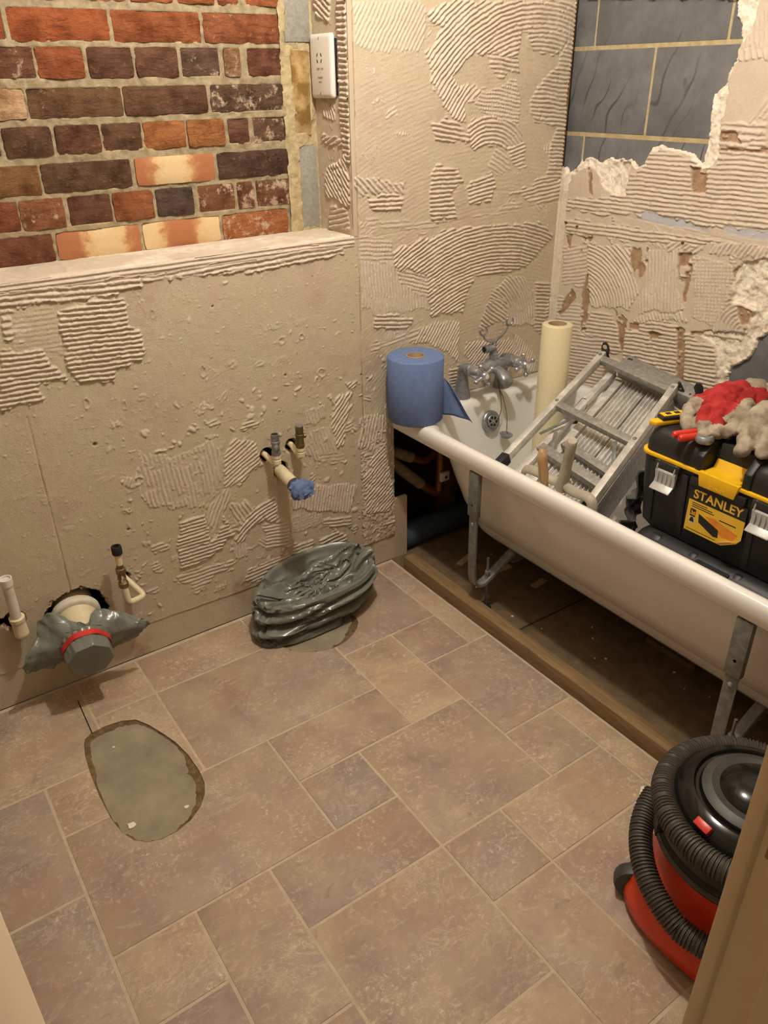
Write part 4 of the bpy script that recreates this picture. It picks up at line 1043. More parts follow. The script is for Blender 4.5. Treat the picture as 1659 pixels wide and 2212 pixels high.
# ------------------------------------------------------------------ bath mixer tap
tap = thing('bath_mixer_tap', 'dull chrome bath mixer tap with cross handles and shower cradle', 'tap', (1.69, -.045, .563))
TZ = .668
for x in (1.608, 1.784):
    p = [(x, -.045, .563), (x, -.045, .568), (x, -.045, .60), (x, -.045, .63)]+[tuple(q) for q in bend((x, -.045, .63), (x, -.046, TZ), (x, -.09, TZ), .020, 6)]+[(x, -.080, TZ)]
    n = len(p)
    r = [.030, .029, .0225, .0185]+[.0175]*(n-4)
    lg = MB().tube(p, r, 20).build('tap_leg', 'chrome_dull', tap, angle=60)
    MB().lathe([(.0185, 0), (.0185, .002)], (x, -.066, TZ), (0, -1, 0), 20).lathe([(.020, .010), (.0205, .012), (.0205, .024), (.019, .026)], (x, -.066, TZ), (0, -1, 0), 20).build('union_nut', 'chrome_dull', lg)
    # valve body and cross handle pointing to the front
    MB().lathe([(.019, 0), (.020, .010), (.020, .028), (.017, .036), (.015, .040), (.0155, .048), (.011, .052), (.009, .058)], (x, -.088, TZ), (0, -1, 0), 20).build('valve', 'chrome', tap)
    h = MB().lathe([(.012, .0), (.0145, .004), (.0145, .016), (.012, .020), (.009, .024), (.004, .0255)], (x, -.140, TZ), (0, -1, 0), 18)
    rot = .45 if x < 1.7 else .25
    for k in range(4):
        a = rot+k*PI/2
        d = Vector((math.cos(a), 0, math.sin(a)))
        c = Vector((x, -.150, TZ))
        h.tube([c+d*.010, c+d*.022, c+d*.030], [.0060, .0046, .0052], 10).ball(c+d*.036, .0088, 12, 8)
    ho = h.build('cross_handle', 'chrome', tap)
    MB().lathe([(.0075, 0), (.0075, .001)], (x, -.1655, TZ), (0, -1, 0), 14).build('handle_cap', 'white_plastic', ho)
# body bar between the two valves, swelling to the middle
MB().tube([(1.608, -.094, TZ), (1.64, -.094, TZ), (1.668, -.094, TZ+.002), (1.696, -.094, TZ+.004), (1.724, -.094, TZ+.002), (1.752, -.094, TZ), (1.784, -.094, TZ)], [.017, .0165, .021, .026, .021, .0165, .017], 20).build('tap_body', 'chrome_dull', tap)
spr = []
for (yy, zz, rw, rh_) in ((-.100, -.006, .018, .018), (-.112, -.008, .0165, .0155), (-.126, -.012, .018, .0145), (-.142, -.018, .0215, .0145), (-.156, -.025, .0235, .0150), (-.166, -.032, .0235, .0150), (-.171, -.040, .0200, .0120), (-.172, -.046, .0140, .0080)):
    spr.append([Vector((1.696+rw*math.cos(2*PI*j/20), yy-rh_*.35*math.sin(2*PI*j/20), TZ+zz+rh_*math.sin(2*PI*j/20))) for j in range(20)])
MB().rings(spr).build('spout', 'chrome_dull', tap, angle=60)
# diverter column, outlet and the forked cradle
MB().lathe([(.019, 0), (.0165, .008), (.0165, .020), (.013, .022), (.013, .034)], (1.696, -.094, TZ+.022), (0, 0, 1), 6).build('diverter', 'chrome_dull', tap, angle=30)
MB().tube([(1.696, -.094, TZ+.062), (1.672, -.094, TZ+.062), (1.655, -.094, TZ+.062)], [.013, .0125, .013], 16).lathe([(.0095, 0), (.0095, .0007)], (1.6548, -.094, TZ+.062), (-1, 0, 0), 14).build('shower_outlet', 'chrome_dull', tap)
MB().lathe([(.0085, 0), (.0085, .001)], (1.6542, -.094, TZ+.062), (-1, 0, 0), 14).build('outlet_bore', 'slot_black', tap)
MB().tube(smooth_path([(1.696, -.094, TZ+.055), (1.696, -.094, TZ+.075), (1.690, -.094, TZ+.083), (1.668, -.095, TZ+.089), (1.652, -.096, TZ+.098), (1.645, -.097, TZ+.112)], 5), [.013]*5+[.013, .012, .011, .0105, .010]+[.009, .0085, .008, .0075, .007]+[.0065, .006, .0055, .005, .005]+[.005]*6, 10, squash=.6).build('cradle_arm', 'chrome_dull', tap)
MB().tube(smooth_path([(1.696, -.094, TZ+.070), (1.702, -.094, TZ+.083), (1.722, -.095, TZ+.094), (1.742, -.096, TZ+.110), (1.752, -.097, TZ+.126)], 5), [.013, .0125, .012, .0115, .011, .0105, .010, .009, .0085, .008, .0075, .007, .0065, .006, .0055, .005, .005, .005, .005, .005, .005], 10, squash=.6).build('cradle_arm', 'chrome_dull', tap)
for (cx, cz, tl) in ((1.645, TZ+.125, .15), (1.755, TZ+.139, -.25)):
    MB().tube(arc((cx, -.097, cz), .0140, PI/2+.75+tl, PI/2+.75+tl+4.7, 16, (1, 0, 0), (0, 0, 1)), [.002]+[.0034]*15+[.002], 8).build('cradle_fork', 'chrome_dull', tap)
# plug on its chain
plug = thing('bath_plug', 'small metal bath plug dangling on a bead chain below the tap', 'plug', (1.722, -.150, .437))
def chain(pts, name, par):
    P = smooth_path(pts, 10); m = MB(); acc = 0
    m.tube(P, .0009, 5)
    for i in range(len(P)-1):
        if i % 1 == 0: m.ball(P[i], .0017, 6, 4)
    m.build(name, 'brass_old', par)
chain([(1.752, -.060, .60), (1.745, -.085, .567), (1.735, -.112, .550), (1.727, -.142, .50), (1.722, -.150, .446)], 'chain', plug)
chain([(1.752, -.060, .60), (1.74, -.085, .568), (1.725, -.110, .555), (1.708, -.132, .52), (1.69, -.138, .494)], 'chain', plug)
MB().lathe([(.016, -.008), (.0185, -.003), (.0225, 0), (.0225, .0025), (.019, .004), (.004, .005), (.003, .010)], (1.722, -.150, .436), (.12, -.1, 1), 22).build('plug_disc', 'chrome_dull', plug)

# ------------------------------------------------------------------ blue paper roll
rc = Vector((1.379, -.093, .5652)); RR = .0865
roll = thing('blue_paper_roll', 'thick roll of blue paper towel standing on the bath corner', 'paper roll', rc)
prof = [(RR-.002, 0), (RR, .003), (RR, .196), (RR-.003, .199)]+[(RR-.003-(RR-.032)*k/10, .199+(.0006 if k % 2 else -.0004)) for k in range(1, 10)]+[(.0285, .198), (.0285, .0), ]
MB().lathe(prof, rc, (0, 0, 1), 48, cap=False).rings([[rc+Vector((math.cos(2*PI*j/48)*r, math.sin(2*PI*j/48)*r, 0)) for j in range(48)] for r in (.0285, RR-.002)], False, False).build('roll_body', 'tissue_blue', roll, angle=50)
MB().lathe([(.028, .002), (.028, .200), (.0255, .2005), (.0255, .002)], rc, (0, 0, 1), 32, cap=False).build('core', 'card', roll, angle=50)
MB().lathe([(.0253, .06), (.0253, .061)], rc, (0, 0, 1), 20).build('core_shade', 'slot_black', roll)  # black disc paints the shade deep inside the core
# loose tail of the sheet curling away to the right
vs = []; fs = []
nu, nv = 10, 14
for j in range(nv+1):
    b = j/nv; z = rc.z+.003+.118*b
    ln = .098*(1-b)**.8+.002
    for i in range(nu+1):
        a = i/nu
        an = -.50
        st = rc+Vector((math.cos(an), math.sin(an), 0))*(RR+.0004)
        tg = Vector((.42, -.90, 0)).normalized()
        out = Vector((.90, .42, 0)).normalized()
        p = st+tg*ln*a+out*(.014*math.sin(a*2.6)*(1-b*.5)+.006*math.sin(a*9+b*5)*a*(1-b))
        vs.append((p.x, p.y, z-.012*a*a*(1-b)))
for j in range(nv):
    for i in range(nu):
        k = j*(nu+1)+i
        fs.append((k, k+1, k+nu+2, k+nu+1))
tl = MB().add(vs, fs).build('loose_sheet', 'tissue_blue', roll)
sm = tl.modifiers.new('thick', 'SOLIDIFY'); sm.thickness = .0008

# ------------------------------------------------------------------ cream roll standing in the bath
cr = thing('lining_roll', 'tall cream coloured roll in clear wrap standing at the tap end', 'roll', (1.829, -.235, .201))
MB().lathe([(.0475, 0), (.048, .003), (.048, .612), (.0465, .614), (.040, .6155), (.030, .6155)], (1.829, -.235, .2012), (.0, 0, 1), 40, cap=False).build('roll_body', 'paper_cream', cr, angle=50)
MB().lathe([(.030, .02), (.030, .6155), (.028, .6155), (.028, .02)], (1.829, -.235, .2012), (0, 0, 1), 28, cap=False).lathe([(.030, .35), (.030, .351)], (1.829, -.235, .2012), (0, 0, 1), 20).build('core', 'card', cr)

# ------------------------------------------------------------------ folded aluminium work platform
BLp, BRp = Vector((1.462, -.408, .520)), Vector((1.458, -.738, .508))
TLp, TRp = Vector((1.985, -.300, .714)), Vector((1.975, -.590, .690))
lad = thing('folding_work_platform', 'worn aluminium folding step platform leaning across the bath', 'ladder', (BLp+BRp)/2)
nrm = (TLp-BLp).cross(BRp-BLp).normalized()
if nrm.z < 0: nrm = -nrm
def LP(u, l, d=0):
    """u across 0..1, l along 0..1, d metres below the top face"""
    a = BLp.lerp(BRp, u); b = TLp.lerp(TRp, u)
    return a.lerp(b, l)-nrm*d
def bar(p, q, side, w, h, off=0.0):
    """box bar from p to q; width w along side, height h downwards along -nrm"""
    p = Vector(p); q = Vector(q); s = Vector(side)
    t = (q-p).normalized(); s = (s-t*s.dot(t)).normalized(); n = t.cross(s)
    if n.dot(nrm) < 0: n = -n
    r = []
    for c in (p, q):
        c = c-nrm*off
        r.append([c-s*w/2, c+s*w/2, c+s*w/2-n*h, c-s*w/2-n*h])
    return MB().rings(r)
across = (BRp-BLp).normalized(); along = (TLp-BLp).normalized()
for u in (0, 1):
    bar(LP(u, .0), LP(u, 1.0), across, .021, .026).build('stile', 'alu', lad, bevel=.0015)
    ft = bar(LP(u, -.045, -.003), LP(u, .035, -.003), across, .026, .034).build('stile_foot', 'rubber', lad, bevel=.003)
for l in (.955, .505):
    b = bar(LP(.03, l, .004), LP(.97, l, .004), along, .026, .020).build('crossbar', 'alu_step', lad, bevel=.0015)
for u in (0, 1):
    for l in (.965, .515):
        MB().lathe([(.006, -.001), (.006, .0015), (.004, .0028), (.001, .0032)], LP(u, l), nrm, 12).build('rivet', 'galv', lad)
# second leg frame folded underneath
bar(LP(.13, .02, .045), LP(.16, .97, .045), across, .024, .022).build('stile', 'alu', lad, bevel=.0015)
bar(LP(.965, .0, .055), LP(.965, .97, .055), across, .024, .045).build('stile', 'alu_step', lad, bevel=.0015)
bar(LP(.14, .235, .034), LP(.97, .200, .034), along, .030, .022).build('crossbar', 'alu_step', lad, bevel=.0015)
bar(LP(.30, .345, .044), LP(.97, .310, .044), along, .026, .018).build('crossbar', 'alu_step', lad, bevel=.0015)
for (a, b) in (((.22, .455, .022), (.045, .30, .032)), ((.185, .36, .030), (.275, .245, .036)), ((.80, .475, .022), (.915, .345, .034)), ((.62, .225, .034), (.93, .215, .036))):
    bar(LP(*a), LP(*b), along if abs(a[0]-b[0]) > .12 else across, .012, .003).build('brace', 'galv', lad, bevel=.0008)
# ribbed deck planks
def deck(u0, u1, d, parent):
    # one corrugated plank: profile across, extruded along
    n = 25; prof = []
    for k in range(n):
        a = k/(n-1)
        uu = u0+(u1-u0)*a
        prof.append((uu, d+(0 if k % 4 in (0, 1) else .010)))
    rings = []
    for l in (-.02, .99):
        top = [LP(u, l, dd) for u, dd in prof]
        bot = [LP(u, l, d+.016) for u, dd in reversed(prof)]
        rings.append(top+bot)
    return MB().rings(rings).build('deck_plank', 'alu', parent, smooth=False)
deck(.33, .62, .072, lad)
deck(.645, .93, .072, lad)
bar(LP(.26, .0, .068), LP(.26, .97, .068), across, .028, .04).build('deck_rail', 'alu', lad, bevel=.001)
# end plate of the folded deck at the top
MB().prism([LP(.20, .985, .022), LP(1.20, .985, .022), LP(1.24, 1.09, .022), LP(.24, 1.10, .022)], -nrm*.05).build('end_plate', 'alu_step', lad, bevel=.003)
# deep side web of the folded frame on the near side
MB().prism([LP(1.03, .0, .028), LP(1.03, .93, .028), LP(1.03, .93, .12), LP(1.03, .12, .12)], across*.004).build('side_web', 'alu_step', lad, bevel=.001)
# black hinge plates
def hinge(pts, parent, t, m='black_plastic'):
    return MB().prism(pts, t).build('hinge_plate', m, parent, bevel=.0012)
hinge([LP(-.04, 1.0, .004), LP(-.030, 1.0, -.014), LP(.000, 1.0, -.030), LP(.040, 1.0, -.036), LP(.075, 1.0, -.028), LP(.085, 1.0, -.010), LP(.060, 1.0, .012), LP(.075, 1.0, .03), LP(.03, 1.0, .03)], lad, along*.007)
MB().lathe([(.008, 0), (.008, .0012)], LP(.035, .999, -.020), -along, 12).build('hinge_hole', 'pipe_white', lad)
hinge([LP(.24, .99, .045), LP(.27, 1.06, .020), LP(.33, 1.065, .020), LP(.34, 1.05, .03), LP(.29, 1.0, .055)], lad, along*.006)
hinge([LP(.04, .60, .070), LP(.10, .68, .045), LP(.14, .69, .045), LP(.16, .66, .055), LP(.13, .56, .09), LP(.07, .54, .09)], lad, across*.012)
def HP(a, d, l=1.0): return LP(1.0, l, d)+across*a
pl = hinge([HP(.008, -.006), HP(.016, -.004), HP(.034, .034), HP(.048, .022), HP(.060, .028), HP(.070, .010), HP(.064, -.008), HP(.072, -.026), HP(.086, -.030), HP(.094, -.018), HP(.096, .020), HP(.086, .052), HP(.060, .066), HP(.040, .060), HP(.030, .066), HP(.012, .074), HP(.002, .050)], lad, along*.008)
for (a_, d) in ((.018, .014), (.026, .030), (.010, .044), (.018, .060), (.050, .034), (.066, .040), (.074, .054), (.084, .012)):
    MB().lathe([(.0045, 0), (.0045, .002), (.0025, .0035)], HP(a_, d), -along, 10).build('hinge_bolt', 'galv', pl)
MB().prism([HP(.004, .052, .93), HP(.050, .066, .93), HP(.040, .13, .88), HP(-.03, .13, .88)], along*.005).build('hinge_web', 'alu_step', lad, bevel=.001)

# ------------------------------------------------------------------ brush and grey tool stuck behind the rim
br = thing('paint_brush', 'paint brush with bare wooden handle propped behind the bath rim', 'brush', (1.452, -.590, .40))
hp = [Vector((1.456, -.594, .46)), Vector((1.455, -.590, .505)), Vector((1.4535, -.583, .545)), Vector((1.452, -.577, .575)), Vector((1.4515, -.573, .598)), Vector((1.451, -.571, .611))]
MB().tube(smooth_path(hp, 5), [.010]*3+[.0105, .011, .0115, .012, .0125, .013, .0132, .0135, .0138, .014, .0145, .015, .0153, .0155, .0155, .015, .014, .0125, .011, .0095, .0075, .0055, .003], 14, squash=.95).build('handle', 'handle_wood', br)
bo = MB().lathe([(.0032, 0), (.0030, .0008)], (1.4405, -.5785, .594), (-.75, -.5, .1), 10).build('hang_hole', 'slot_black', br)
MB().tube([(1.456, -.595, .462), (1.457, -.600, .43)], [.014, .018], 14, squash=.5).build('ferrule', 'chrome_dull', br)
MB().tube([(1.457, -.600, .432), (1.459, -.606, .385)], [.018, .021], 14, squash=.5).build('bristles', 'handle_wood', br)
gt = thing('plastic_float', 'grey plastic T-shaped scraper standing behind the bath rim', 'tool', (1.470, -.640, .46))
hb = Vector((1.473, -.640, .540)); ht = Vector((1.453, -.672, .668))
q = (ht-hb).normalized()
MB().tube([hb-q*.03, hb, hb.lerp(ht, .4), hb.lerp(ht, .8), ht, ht+q*.004], [.024, .019, .0165, .0165, .0168, .014], 14, squash=.85).build('handle', 'tool_grey', gt)
MB().lathe([(.0035, 0), (.0033, .001)], ht-q*.012+Vector((-.0088, -.0055, 0)), (-.85, -.5, .15), 10).build('hang_hole', 'slot_black', gt)
cb = smooth_path([(1.462, -.498, .468), (1.460, -.500, .502), (1.459, -.512, .524), (1.460, -.540, .530), (1.464, -.580, .528), (1.470, -.612, .524), (1.473, -.636, .535)], 6)
MB().tube(cb, [.014]*len(cb), 10, squash=.55).build('cross_bar', 'tool_grey', gt)
cb = smooth_path([(1.473, -.640, .540), (1.470, -.660, .526), (1.466, -.682, .522), (1.463, -.712, .526), (1.461, -.738, .530), (1.460, -.756, .518), (1.460, -.762, .47)], 6)
MB().tube(cb, [.014]*len(cb), 10, squash=.55).build('cross_bar', 'tool_grey', gt)
# dark sheet crumpled between the platform and the tool box
def crumple_sheet(name, c, ax, ay, nx, ny, amp, m, seed, parent=None, sc=18):
    vs = []; fs = []; c = Vector(c); ax = Vector(ax); ay = Vector(ay); n = ax.cross(ay).normalized()
    for j in range(ny+1):
        for i in range(nx+1):
            u = i/nx-.5; v = j/ny-.5
            p = c+ax*u+ay*v
            h = abs(mnoise.noise((p.x*sc+seed, p.y*sc, p.z*sc)))+.5*abs(mnoise.noise((p.x*sc*2.3, p.y*sc*2.3+seed, p.z*sc*2.3)))
            vs.append(p+n*h*amp)
    for j in range(ny):
        for i in range(nx):
            k = j*(nx+1)+i
            fs.append((k, k+1, k+nx+2, k+nx+1))
    return MB().add(vs, fs).build(name, m, parent, angle=25)
cs = crumple_sheet('crumpled_sheet', (1.59, -.775, .47), (.10, .01, .02), (.0, -.05, .30), 14, 26, .05, 'sheet_dark', 5)
cs.modifiers.new('thick', 'SOLIDIFY').thickness = .002
tag(cs, 'crumpled dark grey sheet stuffed between step platform and tool box', 'sheet')

# ------------------------------------------------------------------ tool boxes
def text_mesh(name, body, size, x, y, z, m, parent, bold=.0, ext=.0003, shear=0, align='CENTER'):
    c = bpy.data.curves.new(name, 'FONT')
    c.body = body; c.size = size; c.extrude = ext; c.offset = bold; c.align_x = align; c.align_y = 'CENTER'; c.shear = shear
    o = bpy.data.objects.new('txt', c); COL.objects.link(o)
    dg = bpy.context.evaluated_depsgraph_get(); dg.update()
    me = bpy.data.meshes.new_from_object(o.evaluated_get(dg))
    bpy.data.objects.remove(o)
    M = Matrix(((0, 0, -1, x), (-1, 0, 0, y), (0, 1, 0, z), (0, 0, 0, 1)))
    me.transform(M)
    me.materials.clear()
    return link(name, me, m, parent)
FX = 1.520                      # front plane of the upper box
bx = thing('tool_box', 'black tool box with yellow trim and brand label, upper of the two', 'tool box', (1.655, -1.065, .486))
yL, yR = -.832, -1.298
def boxloop(x0, x1, y0, y1, r, z): return rrect(x0, x1, y0, y1, r, z, 5, 2)
MB().rings([boxloop(FX+.022, 1.785, yR+.025, yL-.025, .03, .487), boxloop(FX+.014, 1.792, yR+.014, yL-.014, .03, .500), boxloop(FX+.006, 1.798, yR+.006, yL-.006, .03, .60), boxloop(FX+.002, 1.80, yR+.002, yL-.002, .03, .684)]).build('case', 'box_black', bx, angle=35)
# moulded vertical ribs of the case
for (ya, yb) in ((-.872, -.888), (-.962, -.978), (-1.142, -1.158)):
    MB().prism([(FX+.016, ya, .505), (FX+.016, yb, .505), (FX+.002, yb, .67), (FX+.002, ya, .67)], (-.006, 0, 0)).build('case_rib', 'box_black', bx, bevel=.002)
MB().box((FX-.006, -.985, .655), (FX+.01, -1.128, .676)).build('case_rib', 'box_black', bx, bevel=.003)
MB().box((FX-.004, -1.004, .6525), (FX+.006, -1.122, .658)).build('case_rib', 'box_black', bx, bevel=.002)
# yellow seal line, dropping into the tray in the middle
def yline(ya, yb, za, zb):
    MB().rings([[Vector((FX-.006, ya, za-.0045)), Vector((FX-.006, ya, za+.0045)), Vector((FX+.01, ya, za+.0045)), Vector((FX+.01, ya, za-.0045))],
                [Vector((FX-.006, yb, zb-.0045)), Vector((FX-.006, yb, zb+.0045)), Vector((FX+.01, yb, zb+.0045)), Vector((FX+.01, yb, zb-.0045))]]).build('yellow_trim', 'yellow', bx, bevel=.001)
MB().rings([boxloop(FX-.004, 1.802, yR-.004, yL+.004, .034, .6845), boxloop(FX-.004, 1.802, yR-.004, yL+.004, .034, .6925)]).build('yellow_trim', 'yellow', bx, bevel=.0012, angle=40)
tr = MB().prism([(FX-.009, -1.004, .697), (FX-.009, -1.011, .662), (FX-.009, -1.101, .662), (FX-.009, -1.108, .697)], (.014, 0, 0)).build('yellow_tray', 'yellow', bx, bevel=.0012)
MB().box((FX-.006, -1.101, .6935), (FX+.040, -1.011, .6965)).prism([(FX+.036, -1.101, .694), (FX+.050, -1.101, .716), (FX+.052, -1.101, .716), (FX+.042, -1.101, .694)], (0, .09, 0)).build('tray_floor', 'yellow', tr)
text_mesh('embossed_lettering', 'STANLEY', .010, FX-.0092, -1.056, .669, 'yellow_print', tr, .0002, .0006)
# lid
def lidblock(x0, x1, y0, y1, r):
    return [boxloop(x0, x1, y0, y1, r, .6928), boxloop(x0, x1, y0, y1, r, .715), boxloop(x0+.006, x1-.006, y0+.006, y1-.006, r, .738), boxloop(x0+.018, x1-.018, y0+.018, y1-.018, r*.8, .750), boxloop(x0+.034, x1-.034, y0+.034, y1-.034, r*.6, .7535)]
lid = MB().rings(lidblock(FX+.050, 1.796, yR+.004, yL-.004, .030)).build('lid', 'box_black', bx, angle=50)
MB().rings(lidblock(FX+.004, FX+.16, -1.0055, yL-.004, .028)).build('lid_shoulder', 'box_black', lid, angle=50)
MB().rings(lidblock(FX+.004, FX+.16, yR+.004, -1.1065, .028)).build('lid_shoulder', 'box_black', lid, angle=50)
MB().box((FX+.0515, -1.012, .694), (FX+.07, -1.10, .7545)).build('lid_recess', 'black_plastic', lid, bevel=.002)
for (ya, yb) in ((-.985, -1.005), (-1.107, -1.127)):
    MB().prism([(FX+.000, ya, .694), (FX+.000, ya, .728), (FX+.03, ya, .757), (FX+.10, ya, .757), (FX+.10, ya, .694)], (0, yb-ya, 0)).build('lid_rib', 'box_black', lid, bevel=.003)
for yc in (-.920, -1.178):
    lt = MB().prism([(FX-.006, yc+.028, .668), (FX-.012, yc+.028, .660), (FX-.008, yc+.028, .640), (FX-.010, yc+.028, .628), (FX-.024, yc+.028, .617), (FX-.026, yc+.028, .614), (FX-.022, yc+.028, .613), (FX-.004, yc+.028, .626), (FX+.002, yc+.028, .668)], (0, -.056, 0)).build('latch', 'latch', bx, bevel=.0008)
    for k in range(4):
        yy = yc+.018-k*.012
        MB().box((FX-.0125, yy-.0012, .630), (FX-.007, yy+.0012, .658)).build('latch_rib', 'latch', lt, bevel=.0005)
    MB().box((FX-.010, yc-.034, .664), (FX+.006, yc+.034, .684)).build('latch_hood', 'black_plastic', bx, bevel=.003)
    for s in (-1, 1):
        MB().tube([(FX-.006, yc+s*.024, .645), (FX-.011, yc+s*.024, .668), (FX-.006, yc+s*.024, .684)], .0022, 8).build('latch_wire', 'latch', lt)
# label
LX = FX-.0002
def lq(name, pts, m, parent, x=LX, t=.0005):
    return MB().prism([(x, y, z) for y, z in pts], (-t, 0, 0)).build(name, m, parent, smooth=False)
lb = lq('label', [(-.990, .652), (-1.136, .652), (-1.136, .618), (-.990, .618)], 'label_black', bx)
ye = lq('label_yellow', [(-.990, .618), (-1.136, .618), (-1.136, .570), (-1.126, .556), (-1.092, .536), (-.990, .536)], 'yellow_print', lb)
text_mesh('lettering', 'STANLEY', .031, LX-.0006, -1.063, .6345, 'yellow_print', lb, .0007, .0003)
for k, (a, b) in enumerate(((-1.000, -1.040), (-1.000, -1.055), (-1.000, -1.060))):
    lq('print_line', [(a, .613-k*.005), (b, .613-k*.005), (b, .611-k*.005), (a, .611-k*.005)], 'label_black', ye, LX-.0005, .0002)
lq('print_line', [(-1.075, .597), (-1.118, .597), (-1.118, .5945), (-1.075, .5945)], 'label_black', ye, LX-.0005, .0002)
lq('print_line', [(-.996, .543), (-1.075, .543), (-1.075, .5415), (-.996, .5415)], 'label_black', ye, LX-.0005, .0002)
lq('print_icon', [(-.999, .596), (-1.014, .596), (-1.014, .582), (-.999, .582)], 'label_black', ye, LX-.0005, .0002)
lq('print_icon', [(-1.002, .594), (-1.007, .588), (-1.013, .591), (-1.013, .583), (-1.002, .583)], 'label_orange', ye, LX-.0007, .0002)
lq('print_icon', [(-.999, .580), (-1.014, .580), (-1.014, .576), (-.999, .576)], 'label_black', ye, LX-.0005, .0002)
lq('print_icon', [(-.999, .575), (-1.014, .575), (-1.014, .558), (-.999, .558)], 'label_back', ye, LX-.0005, .0002)
lq('print_icon', [(-1.003, .574), (-1.010, .574), (-1.013, .562), (-1.000, .562)], 'label_black', ye, LX-.0007, .0002)
lq('print_picture', [(-1.038, .590), (-1.062, .594), (-1.126, .578), (-1.118, .560), (-1.090, .556), (-1.060, .575)], 'label_orange', ye, LX-.0005, .0002)
lq('print_picture', [(-1.022, .590), (-1.034, .586), (-1.078, .570), (-1.080, .551), (-1.068, .549), (-1.025, .568)], 'label_black', ye, LX-.0007, .0002)
# peeled lower right corner
MB().add([(LX-.001, -1.128, .560), (LX-.001, -1.086, .537), (LX-.014, -1.088, .546), (LX-.016, -1.115, .562), (LX-.009, -1.100, .552)], [(0, 1, 4), (0, 4, 3), (1, 2, 4), (2, 3, 4)]).build('peeled_corner', 'label_back', lb)
for (ya, za) in ((-1.245, .744),):
    MB().box((FX+.02, ya-.02, .7505), (FX+.035, ya+.02, .756)).build('lid_badge', 'yellow', lid, bevel=.001)

lo = thing('tool_box', 'black tool box underneath the labelled one, mostly hidden by bath rim', 'tool box', (1.66, -1.08, .205))
MB().rings([boxloop(1.555, 1.775, -1.300, -.905, .03, .2045), boxloop(1.545, 1.785, -1.31, -.895, .03, .26), boxloop(1.515, 1.80, -1.322, -.875, .03, .40), boxloop(1.497, 1.81, -1.335, -.858, .03, .418)]).build('case', 'box_black', lo, angle=35)
MB().rings([boxloop(1.492, 1.812, -1.339, -.854, .03, .4185), boxloop(1.492, 1.812, -1.339, -.854, .03, .426)]).build('yellow_trim', 'yellow', lo, bevel=.001)
l2 = MB().rings([boxloop(1.496, 1.81, -1.335, -.858, .03, .4265), boxloop(1.496, 1.81, -1.335, -.858, .03, .455), boxloop(1.506, 1.80, -1.325, -.868, .03, .474), boxloop(1.53, 1.78, -1.30, -.89, .02, .4855)]).build('lid', 'box_black', lo, angle=50)
MB().box((1.4905, -1.135, .430), (1.535, -1.045, .478)).build('lid_recess', 'black_plastic', l2, bevel=.002)
MB().box((1.489, -1.131, .461), (1.500, -1.049, .468)).build('yellow_trim', 'yellow', l2, bevel=.001)
for (ya, yb) in ((-.905, -.935), (-1.02, -1.04), (-1.14, -1.16)):
    MB().prism([(1.492, ya, .43), (1.492, ya, .462), (1.52, ya, .484), (1.55, ya, .484), (1.55, ya, .43)], (0, yb-ya, 0)).build('lid_rib', 'box_black', l2, bevel=.003)
for yc in (-.955, -1.205):
    MB().box((1.487, yc-.028, .43), (1.50, yc+.028, .447)).build('latch', 'latch', lo, bevel=.001)

# ------------------------------------------------------------------ things on the box lid
kn = thing('utility_knife', 'yellow and black utility knife lying at the end of the box lid', 'knife', (1.58, -.868, .754))
M = Matrix.Translation((1.585, -.868, .7545)) @ Matrix.Rotation(-.35, 4, 'Z')
MB().prism([(-.055, -.013, 0), (.065, -.015, 0), (.075, 0, 0), (.065, .015, 0), (-.055, .013, 0), (-.066, .004, 0)], (0, 0, .012), M).build('body', 'yellow', kn, bevel=.003)
MB().prism([(-.040, -.0135, .012), (.055, -.0145, .012), (.060, .0, .012), (.055, .0145, .012), (-.040, .0135, .012)], (0, 0, .010), M).build('grip', 'black_plastic', kn, bevel=.003)
MB().prism([(-.036, -.011, .022), (.050, -.012, .022), (.055, 0, .022), (.050, .012, .022), (-.036, .011, .022)], (0, 0, .003), M).build('top_strip', 'yellow', kn, bevel=.001)
for k in range(3):
    MB().box((-.026+k*.024, -.006, .025), (-.012+k*.024, .006, .0255), M).build('slot', 'slot_black', kn)
pk = thing('pliers', 'pliers with red handles poking out from under the gloves', 'pliers', (1.55, -.965, .754))
MB().tube(smooth_path([(1.500, -.929, .764), (1.530, -.940, .764), (1.565, -.955, .764), (1.60, -.985, .764)], 6), [.006, .0085]+[.009]*15+[.007, .006], 12).build('handle', 'switch_red', pk)
MB().tube(smooth_path([(1.494, -.950, .764), (1.520, -.960, .764), (1.555, -.972, .764), (1.60, -.990, .764)], 6), [.006, .0085]+[.009]*15+[.007, .006], 12).build('handle', 'switch_red', pk)
MB().tube([(1.598, -.985, .764), (1.63, -.992, .764), (1.67, -1.0, .764)], [.008, .011, .004], 10).build('jaw', 'galv', pk)
wt = MB().lathe([(.004, 0), (.018, .001), (.022, .006), (.022, .012), (.017, .018), (.004, .0185)], (1.541, -.985, .7538), (0, 0, 1), 24).build('tape_ring', 'chrome_dull')
tag(wt, 'small round metal part peeking out below the red glove', 'metal part')
